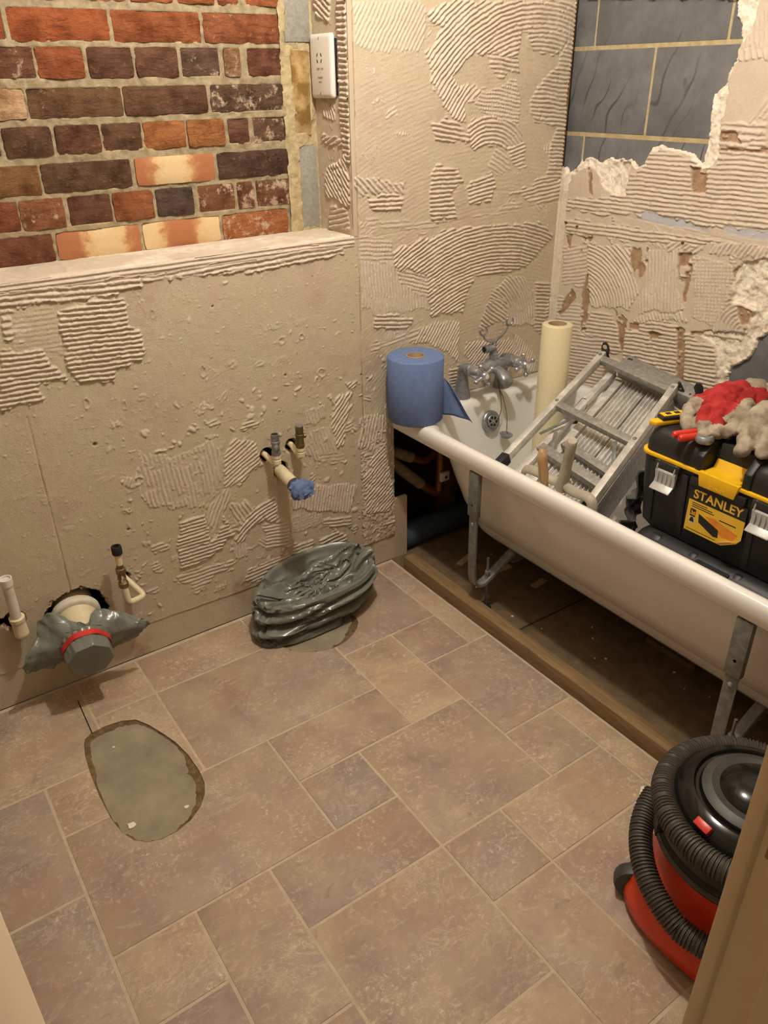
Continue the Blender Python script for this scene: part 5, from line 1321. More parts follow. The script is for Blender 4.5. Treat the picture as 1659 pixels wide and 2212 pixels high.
# work gloves: rounded volumes fused into one skin, then split by fabric
def glove(name, label, caps, loc, voxel=.0042, seed=1):
    t = thing(name, label, 'glove', loc)
    m = MB()
    for (pts, rad, sq, fab) in caps:
        P = smooth_path(pts, 4)
        n = len(P); m_r = []
        for i in range(n):
            a = i/(n-1)*(len(rad)-1); k = min(int(a), len(rad)-2)
            m_r.append(rad[k]+(rad[k+1]-rad[k])*(a-k))
        m.tube(P, m_r, 12, squash=sq)
        m.ball(P[-1], m_r[-1], 10, 6, (1, 1, sq)); m.ball(P[0], m_r[0], 10, 6, (1, 1, sq))
    o = m.build('raw', 'glove_grey')
    md = o.modifiers.new('r', 'REMESH'); md.mode = 'VOXEL'; md.voxel_size = voxel
    md = o.modifiers.new('s', 'SMOOTH'); md.iterations = 4; md.factor = .5
    dg = bpy.context.evaluated_depsgraph_get(); dg.update()
    me = bpy.data.meshes.new_from_object(o.evaluated_get(dg))
    bpy.data.objects.remove(o)
    for v in me.vertices:
        p = v.co; f = 30
        d = abs(mnoise.noise((p.x*f+seed, p.y*f, p.z*f)))*.012-.003+.003*mnoise.noise((p.x*80, p.y*80, p.z*80+seed))
        v.co = p+v.normal*(-d)
        v.co.z = max(v.co.z, .7548)
    me.update()
    sets = {}
    for f in me.polygons:
        c = f.center; best = None
        for (pts, rad, sq, fab) in caps:
            for i in range(len(pts)-1):
                a = Vector(pts[i]); b = Vector(pts[i+1]); e = b-a
                s = max(0, min(1, (c-a).dot(e)/max(e.length_squared, 1e-9)))
                r = rad[min(i, len(rad)-1)]
                dd = (c-(a+e*s)).length/r
                if best is None or dd < best[0]:
                    fb = fab[i] if isinstance(fab, (list, tuple)) else fab
                    best = (dd, fb)
        fb = best[1]
        if fb == 'rtop': fb = 'r' if f.normal.z > .12 else 'g'
        sets.setdefault(fb, []).append(f.index)
    for fb, idx in sets.items():
        vi = {}; vs = []; fs = []
        for i in idx:
            ff = []
            for k in me.polygons[i].vertices:
                if k not in vi: vi[k] = len(vs); vs.append(tuple(me.vertices[k].co))
                ff.append(vi[k])
            fs.append(tuple(ff))
        MB().add(vs, fs).build('red_back' if fb == 'r' else 'leather', 'glove_red' if fb == 'r' else 'glove_grey', t, angle=180, fix=False)
    return t
glove('work_glove', 'work glove with red fabric back and grey leather fingertips on the tool box', [
    ([(1.80, -.935, 0.793), (1.755, -.925, 0.800), (1.70, -.925, 0.800), (1.655, -.935, 0.793)], [.036, .042, .046, .044], .62, 'rtop'),
    ([(1.70, -.895, 0.798), (1.655, -.885, 0.793), (1.60, -.895, 0.780), (1.552, -.930, 0.770)], [.026, .024, .021, .016], .8, ['r', 'g', 'g']),
    ([(1.66, -.930, 0.800), (1.612, -.935, 0.791), (1.575, -.955, 0.780), (1.545, -.978, 0.770)], [.028, .021, .020, .016], .8, ['r', 'r', 'g']),
    ([(1.66, -.955, 0.798), (1.618, -.965, 0.790), (1.588, -.985, 0.782), (1.566, -.998, 0.771)], [.026, .020, .019, .015], .8, ['r', 'r', 'g']),
    ([(1.72, -.965, 0.793), (1.675, -.985, 0.791), (1.632, -.985, 0.789), (1.610, -.982, 0.787)], [.026, .021, .018, .015], .8, 'g'),
    ([(1.835, -.935, 0.800), (1.80, -.925, 0.806)], [.032, .034], .6, 'g'),
], (1.67, -.93, .755), seed=2)
glove('work_glove', 'crumpled grey leather work glove lying palm up on the tool box', [
    ([(1.79, -1.055, .795), (1.735, -1.045, .795), (1.68, -1.045, .795), (1.635, -1.055, .79)], [.040, .044, .044, .040], .66, 'g'),
    ([(1.66, -1.01, .795), (1.625, -1.012, .792), (1.590, -1.018, .786), (1.575, -1.004, .782)], [.024, .021, .020, .015], .8, 'g'),
    ([(1.64, -1.04, .79), (1.595, -1.055, .785), (1.558, -1.075, .778), (1.528, -1.084, .774)], [.026, .022, .021, .017], .8, 'g'),
    ([(1.65, -1.08, .79), (1.605, -1.098, .785), (1.575, -1.112, .778), (1.552, -1.122, .774)], [.026, .022, .021, .017], .8, 'g'),
    ([(1.67, -1.10, .79), (1.635, -1.128, .785), (1.605, -1.148, .778), (1.58, -1.158, .774)], [.026, .022, .021, .017], .8, 'g'),
    ([(1.83, -1.03, .800), (1.79, -1.03, .798)], [.030, .034], .7, 'r'),
], (1.68, -1.06, .755), seed=9)

# ------------------------------------------------------------------ vacuum cleaner
VC = Vector((1.12, -1.490, 0))
va = thing('vacuum_cleaner', 'orange-red and black tub vacuum cleaner with grey hose wrapped round it', 'vacuum', VC)
def loop_pts(r, z, flare=0.0, n=48):
    out = []
    for k in range(n):
        a = 2*PI*k/n
        # flattened, squarer footprint near the floor
        rr = r*(1+flare*(abs(math.cos(a))**6*.0+abs(math.sin(2*a))**2*.10))
        out.append(VC+Vector((math.cos(a)*rr, math.sin(a)*rr, z)))
    return out
MB().rings([loop_pts(.172, .012, 1), loop_pts(.180, .020, 1), loop_pts(.179, .045, 1), loop_pts(.168, .085, .8), loop_pts(.152, .125, .3), loop_pts(.146, .16), loop_pts(.148, .205)]).build('drum', 'vac_red', va, angle=60)
hd = MB().rings([loop_pts(.156, .206), loop_pts(.160, .212), loop_pts(.160, .232), loop_pts(.154, .238), loop_pts(.152, .242), loop_pts(.158, .246), loop_pts(.156, .27), loop_pts(.150, .30), loop_pts(.142, .322), loop_pts(.128, .338), loop_pts(.112, .344), loop_pts(.108, .338), loop_pts(.102, .338), loop_pts(.098, .346), loop_pts(.080, .352), loop_pts(.078, .346), loop_pts(.072, .346), loop_pts(.069, .352), loop_pts(.055, .366), loop_pts(.03, .374), loop_pts(.004, .376)]).build('head', 'black_gloss', va, angle=40)
MB().rings([loop_pts(.161, .214), loop_pts(.164, .218), loop_pts(.164, .226), loop_pts(.161, .230)]).build('rim_band', 'vac_grey', va, angle=40)
MB().rings([loop_pts(.0985, .3462), loop_pts(.097, .3475), loop_pts(.082, .3535), loop_pts(.0805, .3525)]).build('cord_ring', 'vac_grey', hd, angle=40)
aS = math.atan2(-1.470+1.490, .985-1.12)
M = Matrix.Translation(VC+Vector((math.cos(aS)*.134, math.sin(aS)*.134, .333))) @ Matrix.Rotation(aS, 4, 'Z') @ Matrix.Rotation(.55, 4, 'Y')
MB().box((-.008, -.016, -.004), (.008, .016, .009), M).build('switch', 'switch_red', hd, bevel=.0018)
for k in range(5):
    a = aS+.62+k*.055
    c = VC+Vector((math.cos(a)*.1575, math.sin(a)*.1575, .262))
    M = Matrix.Translation(c) @ Matrix.Rotation(a, 4, 'Z')
    MB().box((-.004, -.0032, -.012), (.0012, .0032, .012), M).build('vent_slot', 'slot_black', hd)
for a in (2.35, 3.9, 5.5, .8):
    c = VC+Vector((math.cos(a)*.150, math.sin(a)*.150, .236))
    M = Matrix.Translation(c) @ Matrix.Rotation(a, 4, 'Z')
    MB().box((-.01, -.018, -.02), (.016, .018, .022), M).build('clip', 'black_plastic', va, bevel=.003)
# castors
for a, r in ((2.28, .175), (3.95, .175), (5.6, .16), (.75, .16)):
    c = VC+Vector((math.cos(a)*r, math.sin(a)*r, 0))
    t = Vector((-math.sin(a), math.cos(a), 0)); rad = Vector((math.cos(a), math.sin(a), 0))
    big = a == 2.28
    R_ = .040 if big else .022
    MB().lathe([(R_*.55, -.018), (R_*.95, -.014), (R_, -.008), (R_, .008), (R_*.95, .014), (R_*.55, .018)], c+Vector((0, 0, R_+.0005))+rad*(.004 if big else -.02), t, 22).build('castor', 'vac_grey', va, angle=40)
def hose(path, R_, name, parent, pitch=.0066):
    P = [Vector(p) for p in path]
    # resample by length
    d = [0]
    for i in range(1, len(P)): d.append(d[-1]+(P[i]-P[i-1]).length)
    n = int(d[-1]/(pitch/4)); out = []; rad = []
    j = 0
    for k in range(n+1):
        s = d[-1]*k/n
        while j < len(d)-2 and d[j+1] < s: j += 1
        f = (s-d[j])/max(d[j+1]-d[j], 1e-9)
        out.append(P[j].lerp(P[j+1], f))
        ph = (s/pitch) % 1
        rad.append(R_*(1.0 if ph < .5 else .86))
    return MB().tube(out, rad, 12).build(name, 'hose', parent, angle=60)
up = []
for k in range(60):
    a = .15+(2*PI*.93)*k/59
    r = .166+.006*math.sin(a*2+.5)
    up.append(VC+Vector((math.cos(a)*r, math.sin(a)*r, .300+.012*math.sin(a-2.0)+.006*k/59)))
hose(up, .0235, 'hose', va)
dn = []
for k in range(60):
    a = 1.75+(2*PI*.62)*k/59
    r = .182+.010*k/59
    dn.append(VC+Vector((math.cos(a)*r, math.sin(a)*r, .200-.075*min(1, k/22)+.02*max(0, (k-30)/30))))
hose(dn, .0235, 'hose', va)
# mains plug lying against the vacuum
mp = thing('mains_plug', 'white mains plug on the floor between batten and vacuum', 'plug', (1.222, -1.218, 0))
M = Matrix.Translation((1.222, -1.222, .001)) @ Matrix.Rotation(.6, 4, 'Z')
MB().prism([(-.024, -.022, 0), (.022, -.022, 0), (.026, 0, 0), (.022, .022, 0), (-.024, .022, 0)], (0, 0, .026), M).build('plug_body', 'white_plastic', mp, bevel=.005)
MB().box((-.040, -.004, .010), (-.023, .004, .014), M).box((-.036, .010, .010), (-.023, .016, .014), M).box((-.036, -.016, .010), (-.023, -.010, .014), M).build('plug_pins', 'brass', mp)

# ------------------------------------------------------------------ shaver socket on the reveal
so = thing('shaver_socket', 'white double shaver socket plate on the recess reveal', 'socket', (XR, .11, 1.528))
def SQ(y, z, d): return Vector((XR-d, y, z))
SY0, SY1, SZ0, SZ1 = .056, .164, 1.452, 1.600
pr = []
def srect(m, d, r): 
    l = rrect(SZ0+m, SZ1-m, SY0+m, SY1-m, r, 0, 5, 2)
    return [SQ(p.y, p.x, d) for p in l]
MB().rings([srect(.004, .0015, .004), srect(.0, .006, .006), srect(.0, .012, .007), srect(.003, .0155, .008), srect(.010, .0175, .008)]).build('face_plate', 'white_plastic', so, angle=50)
for (y, z, an) in ((.124, 1.552, .5), (.124, 1.538, -.5), (.104, 1.552, -.5), (.104, 1.538, .5)):
    M = Matrix.Translation((XR-.0176, y, z)) @ Matrix.Rotation(an, 4, 'X')
    MB().box((-.0004, -.0016, -.0045), (.0002, .0016, .0045), M).build('pin_slot', 'slot_black', so)
for z in (1.589, 1.463):
    MB().box((XR-.0178, .1135, z-.0035), (XR-.0172, .1155, z+.0035)).build('fixing_screw', 'slot_black', so)
def tx(body, size, y, z):
    return text_mesh('lettering', body, size, XR-.0180, y, z, 'socket_print', so, 0, .0001)
tx('230V  115V', .0075, .112, 1.520)
tx('SHAVERS', .0060, .112, 1.500)
tx('ONLY', .0060, .112, 1.490)
MB().box((XR-.004, SY0-.004, SZ0+.006), (XR+.0, SY0+.004, SZ1-.012)).build('back_box_edge', 'slot_black', so)

# ------------------------------------------------------------------ pipes on the back wall
def valve_pipe(name, label, x, z, loc_hole, m_valve, yv, top):
    t = thing(name, label, 'pipe', loc_hole)
    hx, hz = loc_hole[0], loc_hole[2]
    pth = [(hx, .05, hz), (hx, .0, hz)]+[tuple(p) for p in bend((hx, 0, hz), (x, yv, z-.010), (x, yv, z+.05), .018, 6)]+[(x, yv, z+.03)]
    MB().tube(pth, .0085, 14).build('pipe', 'pipe_white', t)
    MB().lathe([(.0095, .002), (.0125, .004), (.0125, .016), (.0105, .018), (.0105, .020), (.0125, .022), (.0125, .030), (.010, .031)], (x, yv, z-.004), (0, 0, 1), 18).build('elbow', 'pipe_white', t, angle=40)
    v = MB().lathe([(.0135, .028), (.0135, .040)], (x, yv, z), (0, 0, 1), 6).lathe([(.0115, .040), (.0115, .062), (.0135, .063), (.0135, .070), (.0115, .071), (.0120, top-.004), (.0125, top), (.0095, top), (.0090, top-.012)], (x, yv, z), (0, 0, 1), 18).build('valve', m_valve, t, angle=40)
    return t, v
t1, v1 = valve_pipe('basin_supply_pipe', 'plastic basin pipe with chrome valve, left of the pair above the waste', .910, .520, (.897, 0, .533), 'chrome_dull', -.050, .092)
MB().lathe([(.008, 0), (.008, .006), (.005, .008)], (.906, -.0605, .576), (-.35, -1, .1), 12).build('valve_screw', 'chrome_dull', v1)
MB().lathe([(.0092, 0), (.0092, .0006)], (.910, -.050, .6115), (0, 0, 1), 14).build('valve_bore', 'slot_black', v1)
t2, v2 = valve_pipe('basin_supply_pipe', 'plastic basin pipe with brass valve, right of the pair above the waste', .992, .520, (.986, 0, .541), 'brass_old', -.046, .095)
MB().lathe([(.0065, 0), (.0065, .006), (.004, .007)], (1.003, -.050, .583), (1, -.35, 0), 12).build('valve_screw', 'brass_old', v2)
MB().lathe([(.0118, 0), (.0118, .004), (.008, .006)], (.992, -.046, .6135), (0, 0, 1), 16).build('cap', 'chrome_dull', v2)
# basin waste stuffed with blue tissue
wp = thing('basin_waste_pipe', 'stubby white waste pipe plugged with blue tissue below the basin valves', 'pipe', (.946, 0, .466))
w0, w1 = Vector((.947, .06, .468)), Vector((.938, -.105, .458))
wd = (w1-w0).normalized()
MB().tube([w0, w1], .0195, 22).build('pipe', 'pipe_white', wp, angle=50)
MB().lathe([(.0225, -.014), (.0225, .002), (.0195, .003), (.017, .003)], w1, wd, 22).build('coupling', 'vac_grey', wp, angle=40)
tis = MB()
rings = []
for i in range(11):
    a = i/10
    c = w1+wd*(.002+.036*a)+Vector((.012*a, 0, -.002*a))
    r0 = .020+.009*math.sin(min(1, a*1.4)*PI/1.4)-.012*max(0, a-.8)*5*.6
    u = Vector((1, 0, 0)); w = Vector((0, .12, 1)).normalized()
    ring = []
    for j in range(36):
        an = 2*PI*j/36
        k = 1+.30*mnoise.noise((math.cos(an)*2.3, math.sin(an)*2.3, a*5.0))+.16*mnoise.noise((math.cos(an)*6, math.sin(an)*6, a*11.0))
        st = 1+.28*max(0, math.cos(an-.15))**6*a
        ring.append(c+(u*math.cos(an)*1.12*st+w*math.sin(an))*r0*k)
    rings.append(ring)
tb = MB().rings(rings).build('tissue', 'tissue_blue', wp, angle=30)
for k in range(4):
    crumple_sheet('tissue_fold', w1+wd*(.034+.004*k)+Vector((.010*k-.008, 0, .004-.006*(k % 2))), (.034-.004*k, -.004, .010), (.006, -.012, -.018), 6, 5, .012, 'tissue_blue', 3+k*5, wp, 60)
# toilet fill pipe with brass valve
fp = thing('toilet_fill_pipe', 'looped plastic feed pipe with corroded valve right of the covered soil pipe', 'pipe', (.432, 0, .283))
pp = [(.432, .06, .287), (.432, -.005, .284)]+bend((.432, .0, .284), (.462, -.068, .246), (.424, -.068, .243), .016, 6)+bend((.462, -.068, .246), (.416, -.067, .240), (.413, -.062, .29), .016, 6)+[(.413, -.060, .345)]
MB().tube(pp, .0085, 14).build('pipe', 'pipe_white', fp)
fv = MB().lathe([(.0125, .0), (.0135, .003), (.0135, .014), (.011, .016), (.0105, .018), (.0105, .040), (.012, .042), (.0135, .045), (.0135, .058), (.011, .060), (.009, .060), (.009, .070)], (.4135, -.060, .292), (.01, .03, 1), 18).build('valve', 'brass_old', fp, angle=40)
MB().lathe([(.004, 0), (.004, .004), (.002, .005)], (.4155, -.0705, .322), (.25, -1, 0), 10).build('valve_screw', 'galv', fv)
MB().tube([(.4142, -.058, .358), (.4148, -.0565, .40)], .0085, 14).build('pipe_stub', 'pipe_white', fp)
MB().lathe([(.0125, 0), (.014, .002), (.014, .022), (.0125, .025), (.009, .025), (.008, .012)], (.4148, -.0565, .394), (.01, .03, 1), 16).build('tap_nut', 'rubber', fp, angle=40)
# overflow stub at the left edge
op = thing('overflow_pipe', 'white plastic overflow pipe stub beside the left picture edge', 'pipe', (.140, 0, .265))
MB().tube([(.139, -.040, .285), (.139, -.046, .36), (.139, -.050, .416)], [.013, .013, .013], 18).build('pipe', 'pipe_white_clean', op)
MB().lathe([(.0155, 0), (.0155, .020), (.0130, .020), (.0125, .006)], (.139, -.0495, .402), (0, -.07, 1), 20).build('socket_end', 'white_plastic', op, angle=40)
MB().lathe([(.017, 0), (.0185, .003), (.0185, .012), (.0175, .014), (.0175, .050), (.0195, .052), (.0195, .062), (.016, .064)], (.1415, -.0335, .234), (-.03, -.09, 1), 20).build('elbow', 'pipe_white', op, angle=40)
MB().tube([(.1415, -.035, .252), (.141, .0, .255), (.141, .06, .256)], .0165, 16).build('elbow_tail', 'pipe_white', op)
# soil pipe under a grey bag
sp_ = thing('soil_pipe', 'white soil pipe in the wall, end wrapped in grey bag with red band', 'pipe', (.292, 0, .215))
a0, a1 = Vector((.296, .10, .236)), Vector((.271, -.158, .172))
ad = (a1-a0).normalized()
MB().tube([a0, a0.lerp(a1, .985)], .0535, 36).build('pipe', 'pipe_white', sp_, angle=50)
MB().lathe([(.055, 0), (.064, .002), (.066, .006), (.066, .022), (.063, .026), (.0555, .028)], a0+ad*.085, ad, 40).build('collar', 'pipe_white_clean', sp_, angle=40)
au = Vector((1, 0, 0)); au = (au-ad*au.dot(ad)).normalized(); aw = au.cross(ad); aw = aw if aw.z > 0 else -aw
def bagring(s, rad, n=144):
    out = []
    for j in range(n):
        an = 2*PI*j/n
        r, sh, dn_ = rad(an)
        out.append(a1+ad*(s+sh)+(au*math.cos(an)+aw*math.sin(an))*r+Vector((0, 0, dn_)))
    return out
def octo(an, r):
    k = PI/4
    return r*math.cos(k/2)/math.cos(((an+.2) % k)-k/2)
pl_ = lambda an, a, f=9: a*abs(math.sin(an*f+.8*math.sin(an*3)))
rings = [bagring(.004, lambda an: (.002, 0, 0)), bagring(.005, lambda an: (.030, 0, 0)), bagring(.003, lambda an: (octo(an, .058), 0, 0)), bagring(-.002, lambda an: (octo(an, .061), 0, 0)),
         bagring(-.022, lambda an: (octo(an, .061)+pl_(an, .0016), 0, 0)), bagring(-.040, lambda an: (.0585+pl_(an, .0012), 0, 0)), bagring(-.048, lambda an: (.0585+pl_(an, .0012), 0, 0)),
         bagring(-.058, lambda an: (.061+pl_(an, .005), 0, 0))]
# outline of the gathered skirt behind the band: angle (deg), radius, shift along the pipe, drop
SK = [(-90, .082, -.020, -.014), (-60, .090, -.016, -.010), (-36, .108, -.012, -.010), (-14, .138, -.006, -.014), (4, .176, .000, -.014), (16, .130, -.014, -.004), (34, .096, -.030, .0), (55, .074, -.034, .0), (76, .0605, -.016, 0), (100, .060, -.012, 0), (116, .066, -.030, .004), (132, .102, -.058, .006), (150, .112, -.056, 0), (162, .114, -.030, -.004), (174, .146, .004, -.006), (183, .162, .012, -.012), (190, .158, .014, -.018), (206, .116, .000, -.014), (230, .094, -.016, -.012), (252, .088, -.020, -.018), (262, .096, -.018, -.022), (270, .082, -.020, -.014)]
def skirt(an):
    d = math.degrees(an)
    while d > 270: d -= 360
    while d < -90: d += 360
    for (p, q) in zip(SK, SK[1:]):
        if p[0] <= d <= q[0]:
            f = (d-p[0])/(q[0]-p[0])
            return [p[i]+(q[i]-p[i])*f for i in (1, 2, 3)]
    return SK[0][1:]
def crease(x, y, z, f=1.0):
    dd, _ = mnoise.voronoi((x*f, y*f, z*f))
    return dd[1]-dd[0]
def flare(k):
    def f(an):
        r1, s1, d1 = skirt(an)
        r = .060+(r1-.060)*k**.85
        cr = crease(math.cos(an)*r*30, math.sin(an)*r*30, k*1.2)
        pleat = math.sin(an*11+1.5*math.sin(an*3))*.0030*k*(1-.5*k)
        return (r, s1*k+pleat*1.6+.012*(cr-.5)*k, d1*k*k)
    return f
def relax_skirt(R0, its=160, KA=.075, extra=1.12):
    # give the gathered film a little too much material so that it buckles into creases
    X = np.array([[tuple(p) for p in r] for r in R0]); M_, N = X.shape[:2]
    rh = np.linalg.norm(np.roll(X, -1, 1)-X, axis=2, keepdims=True)
    k = np.linspace(0, 1, M_)[:, None, None]
    rh = rh*(1+(extra-1)*k**.5)
    rv = np.linalg.norm(X[1:]-X[:-1], axis=2, keepdims=True)*1.08
    X[1:, :, 1] += (vnoise(X[1:, :, 0], X[1:, :, 2], 24, 61, 2)-.5)*.036*k[1:, :, 0]
    X0 = X.copy(); first = X[0].copy()
    def con(A, B, r, kf, push=False):
        d = B-A; L_ = np.linalg.norm(d, axis=2, keepdims=True)+1e-9
        c = kf*.5*(L_-r)/L_
        return d*(np.minimum(c, 0) if push else c)
    for it in range(its):
        X = X+(X0-X)*KA
        D = np.zeros_like(X)
        c = con(X, np.roll(X, -1, 1), rh, .9); D += c; D -= np.roll(c, 1, 1)
        c = con(X[:-1], X[1:], rv, .9); D[:-1] += c; D[1:] -= c
        c = con(X, np.roll(X, -4, 1), rh*3.3, .5, True); D += c; D -= np.roll(c, 4, 1)
        c = con(X[:-3], X[3:], rv[:-2]*2.5, .5, True); D[:-3] += c; D[3:] -= c
        X = X+D*.4
        X[0] = first
        X[..., 1] = np.minimum(X[..., 1], -.006)
        rel = X-np.array(a1); s_ = rel@np.array(ad); ax_ = s_[..., None]*np.array(ad); rr_ = rel-ax_
        L_ = np.linalg.norm(rr_, axis=2, keepdims=True)
        X = np.array(a1)+ax_+rr_*np.maximum(1, .0575/np.maximum(L_, 1e-6))
    return [[Vector(p) for p in row] for row in X.tolist()]
sk_ = [rings[-1]]+[bagring(-.058-.012*i/24, flare(i/24)) for i in range(1, 25)]
rings = rings[:-1]+relax_skirt(sk_)
bg = MB().rings(rings, True, False).build('bag', 'bag_grey', sp_, angle=45)
bg.modifiers.new('thick', 'SOLIDIFY').thickness = .0008
def bandring(s, r):
    return bagring(s, lambda an: (r+.0012*math.sin(an*7), 0, 0))
MB().rings([bandring(-.033, .0606), bandring(-.033, .0628), bandring(-.051, .0630), bandring(-.051, .0606)], closed=True).build('red_band', 'red_band', sp_, angle=40)

# ------------------------------------------------------------------ slumped grey bag on the floor
fb = thing('plastic_bag', 'slumped grey plastic bag standing on the floor against the wall', 'bag', (.96, -.14, 0))
def lens(an, rx, ry, p=.85):
    c, s = math.cos(an), math.sin(an)
    return Vector((math.copysign(abs(c)**p, c)*rx, math.copysign(abs(s)**1.0, s)*ry*(1-.25*abs(c)**3), 0))
NB = 180
def bag_surface():
    # the bag is a tube of film taller than the room it is given: it is relaxed until it buckles into folds
    N, MO, MI = 150, 44, 30
    M_ = MO+MI
    an = np.arange(N)*2*PI/N
    ca, sa = np.cos(an), np.sin(an)
    def lensa(rx, ry):
        return np.sign(ca)*np.abs(ca)**.85*rx, sa*ry*(1-.25*np.abs(ca)**3)
    rs = np.random.RandomState(3)
    X = np.zeros((M_, N, 3))
    rimz = .136+.034*np.clip(np.sin(an+.3), 0, 1)+.012*ca
    bx_, by_ = lensa(.172, .100); tx_, ty_ = lensa(.205, .112); ix_, iy_ = lensa(.07, .04)
    # front left corner of the base is drawn out to a point
    pt = np.clip(np.cos(an+2.45), 0, 1)**8
    bx_ = bx_-.050*pt; by_ = by_-.020*pt
    base = np.stack([.952+bx_, -.118+by_, np.full(N, .0015)], -1)
    rim = np.stack([.975+tx_, -.122+ty_, rimz], -1)
    inn = np.stack([.985+ix_*.3, -.105+iy_*.3, np.full(N, .085)], -1)
    U2, V2 = np.meshgrid(an, np.linspace(0, 1, MO))
    nz = lambda s, f, g: vnoise(np.cos(U2)*f+s, np.sin(U2)*f+V2*g, 1.0, int(s), 2)-.5
    t = V2[..., None]
    X[:MO] = base[None]*(1-t)+rim[None]*t
    out = np.stack([ca, sa, 0*ca], -1)
    ph = V2*2.7-.30*np.cos(U2+.5)+2.2*nz(11, 1.2, .7)+.1
    sw = (ph % 1.0); sw = np.where(sw < .7, sw/.7, (1-sw)/.3)*2-1
    amp = .034*sw*np.sin(PI*np.clip(V2*1.15, 0, 1))**.5*(.5+1.3*(nz(23, 1.8, 1.2)+.5))
    X[:MO] += out[None]*amp[..., None]+out[None]*(((vnoise(X[:MO, :, 0], X[:MO, :, 1]*1.0+X[:MO, :, 2]*2.2, 26, 41, 2)-.5)*.030)[..., None])
    ti = np.linspace(0, 1, MI+1)[1:, None, None]
    X[MO:] = rim[None]*(1-ti)+inn[None]*ti
    X[MO:, :, 2] -= .020*np.sin(PI*ti[:, :, 0])
    kk = np.sin(PI*np.clip(ti[:, :, 0], 0, 1))
    rg = np.abs(vnoise(X[MO:, :, 0], X[MO:, :, 1], 26, 51, 2)-.5)*2
    X[MO:, :, 2] += (.30-rg)*.070*kk
    X[MO:, :, 0] += (vnoise(X[MO:, :, 0], X[MO:, :, 1], 22, 52, 2)-.5)*.035*kk
    X[MO:, :, 1] += (vnoise(X[MO:, :, 0], X[MO:, :, 1], 22, 53, 2)-.5)*.030*kk
    lh = np.linalg.norm(np.roll(X, -1, 1)-X, axis=2).mean(1)
    per = np.concatenate([np.linspace(np.linalg.norm(np.roll(base, -1, 0)-base, axis=1).sum(), np.linalg.norm(np.roll(rim, -1, 0)-rim, axis=1).sum(), MO),
                          np.linspace(np.linalg.norm(np.roll(rim, -1, 0)-rim, axis=1).sum(), np.linalg.norm(np.roll(inn, -1, 0)-inn, axis=1).sum()*3.0, MI)])
    rh = (per*1.03/N)[:, None, None]
    rv = np.full((M_-1, 1, 1), .295/MO); rv[MO-1:] = .190/MI
    P_ = X.copy(); X0 = X.copy()
    def con(A, B, r, k, push=False):
        d = B-A; L_ = np.linalg.norm(d, axis=2, keepdims=True)+1e-9
        c = k*.5*(L_-r)/L_
        if push: c = np.minimum(c, 0)
        return d*c
    KA = .016
    for it in range(260):
        vel = (X-P_)*.90
        P_ = X.copy()
        X = X+vel
        X[:, :, 2] -= .000012
        X += (X0-X)*KA
        for _ in range(2):
            D = np.zeros_like(X); W_ = np.full((M_, N, 1), 1e-6)
            c = con(X, np.roll(X, -1, 1), rh, .9); D += c; D -= np.roll(c, 1, 1)
            c = con(X[:-1], X[1:], rv, .9); D[:-1] += c; D[1:] -= c
            rd = np.sqrt(.5*(rh[:-1]**2+rh[1:]**2)+rv**2)
            c = con(X[:-1], np.roll(X, -1, 1)[1:], rd, .4); D[:-1] += c; D[1:] -= np.roll(c, 1, 1)
            c = con(X[:-1], np.roll(X, 1, 1)[1:], rd, .4); D[:-1] += c; D[1:] -= np.roll(c, -1, 1)
            c = con(X, np.roll(X, -5, 1), rh*4.2, .5, True); D += c; D -= np.roll(c, 5, 1)
            c = con(X[:-4], X[4:], rv[:-3]*2.7, .5, True); D[:-4] += c; D[4:] -= c
            X = X+D*.42
        X[0] = base
        X[MO-1] = X[MO-1]*.9+rim*.1
        X[-1] = X[-1]*.8+inn*.2
        X[..., 2] = np.maximum(X[..., 2], .0015)
        X[..., 1] = np.minimum(X[..., 1], -.006)
        # keep the outer wall outside a soft core and the inner sheet inside it
        q = np.sqrt(((X[:MO, :, 0]-.963)/.150)**2+((X[:MO, :, 1]+.120)/.078)**2)
        f = np.where(q < 1, 1/np.maximum(q, .05), 1.0)
        f = 1+(f-1)*.5
        X[:MO, :, 0] = .963+(X[:MO, :, 0]-.963)*f; X[:MO, :, 1] = -.120+(X[:MO, :, 1]+.120)*f
    return [[Vector(p) for p in row] for row in X.tolist()]
rings = bag_surface()
bgm = MB().rings(rings, False, True).build('bag_body', 'bag_grey', fb, angle=45)

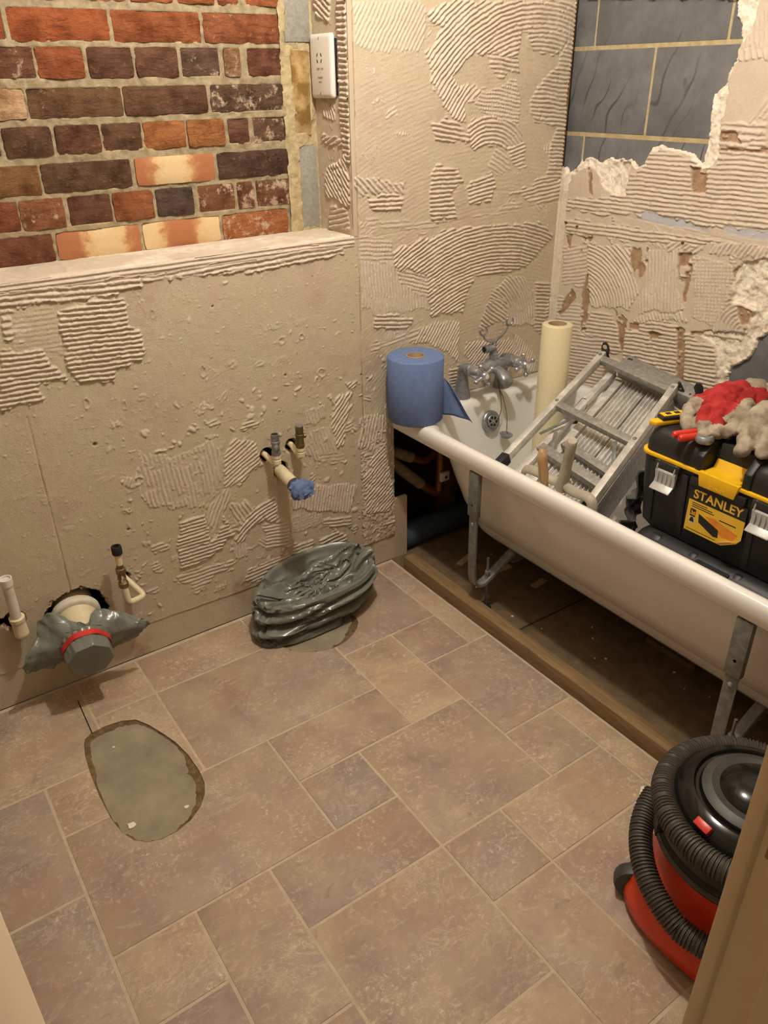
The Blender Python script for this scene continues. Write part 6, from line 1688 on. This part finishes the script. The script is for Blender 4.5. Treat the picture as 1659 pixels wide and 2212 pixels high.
# ------------------------------------------------------------------ plumbing under the tap end of the bath
dp = thing('soil_stack', 'brown vertical pipe in the dark gap behind the bath end', 'pipe', (1.70, .138, 0))
MB().tube([(1.70, .138, .001), (1.70, .138, .50)], .046, 24).build('pipe', 'brown_pipe', dp)
hp_ = thing('lagged_pipe', 'lagged copper pipe, upper one of two in the opening under the roll', 'pipe', (1.42, .05, .36))
MB().tube([(1.385, .09, .392), (1.425, .07, .368), (1.475, .05, .342)], .019, 14).build('lagging', 'lagging', hp_)
MB().tube([(1.470, .052, .344)]+bend((1.47, .052, .344), (1.525, .040, .318), (1.575, .050, .338), .02, 5)+[(1.585, .052, .342)], .0140, 14).build('pipe', 'copper', hp_)
cp = thing('copper_pipe', 'copper riser with white clip below the bath rim', 'pipe', (1.55, .03, .20))
MB().tube([(1.395, .075, .345), (1.45, .055, .290), (1.505, .036, .236)], .020, 14).build('lagging', 'lagging', cp)
MB().tube([(1.50, .037, .240)]+bend((1.50, .037, .240), (1.572, .020, .180), (1.580, .020, .29), .034, 8)+[(1.581, .020, .36), (1.582, .020, .470)], .0160, 16).build('pipe', 'copper', cp)
ck = MB().box((1.562, -.006, .243), (1.600, .006, .277)).build('pipe_clip', 'white_plastic', cp, bevel=.002)
MB().lathe([(.005, 0), (.005, .001)], (1.583, -.0065, .258), (0, -1, 0), 10).build('clip_screw', 'slot_black', ck)
np_ = thing('drain_pipe', 'dark blue pipe lying on the floor under the bath end', 'pipe', (1.6, .06, 0))
MB().tube([(1.42, .042, .0455), (1.98, .046, .0455)], .044, 24).build('pipe', 'navy_pipe', np_)

# ------------------------------------------------------------------ ceiling lamp (above the frame)
cl = thing('ceiling_lamp', 'small round ceiling lamp in the middle of the room', 'lamp', (LAMP_POS[0], LAMP_POS[1], ZC))
MB().lathe([(.05, 0), (.05, -.012), (.02, -.02), (.016, -.05)], (LAMP_POS[0], LAMP_POS[1], ZC-.0005), (0, 0, 1), 24).build('rose', 'white_plastic', cl)
hl = thing('hall_lamp', 'small round ceiling lamp in the hall behind the viewer', 'lamp', (HALL_POS[0], HALL_POS[1], ZC))
MB().lathe([(.05, 0), (.05, -.012), (.02, -.02), (.016, -.06)], (HALL_POS[0], HALL_POS[1], ZC-.0005), (0, 0, 1), 24).build('rose', 'white_plastic', hl)
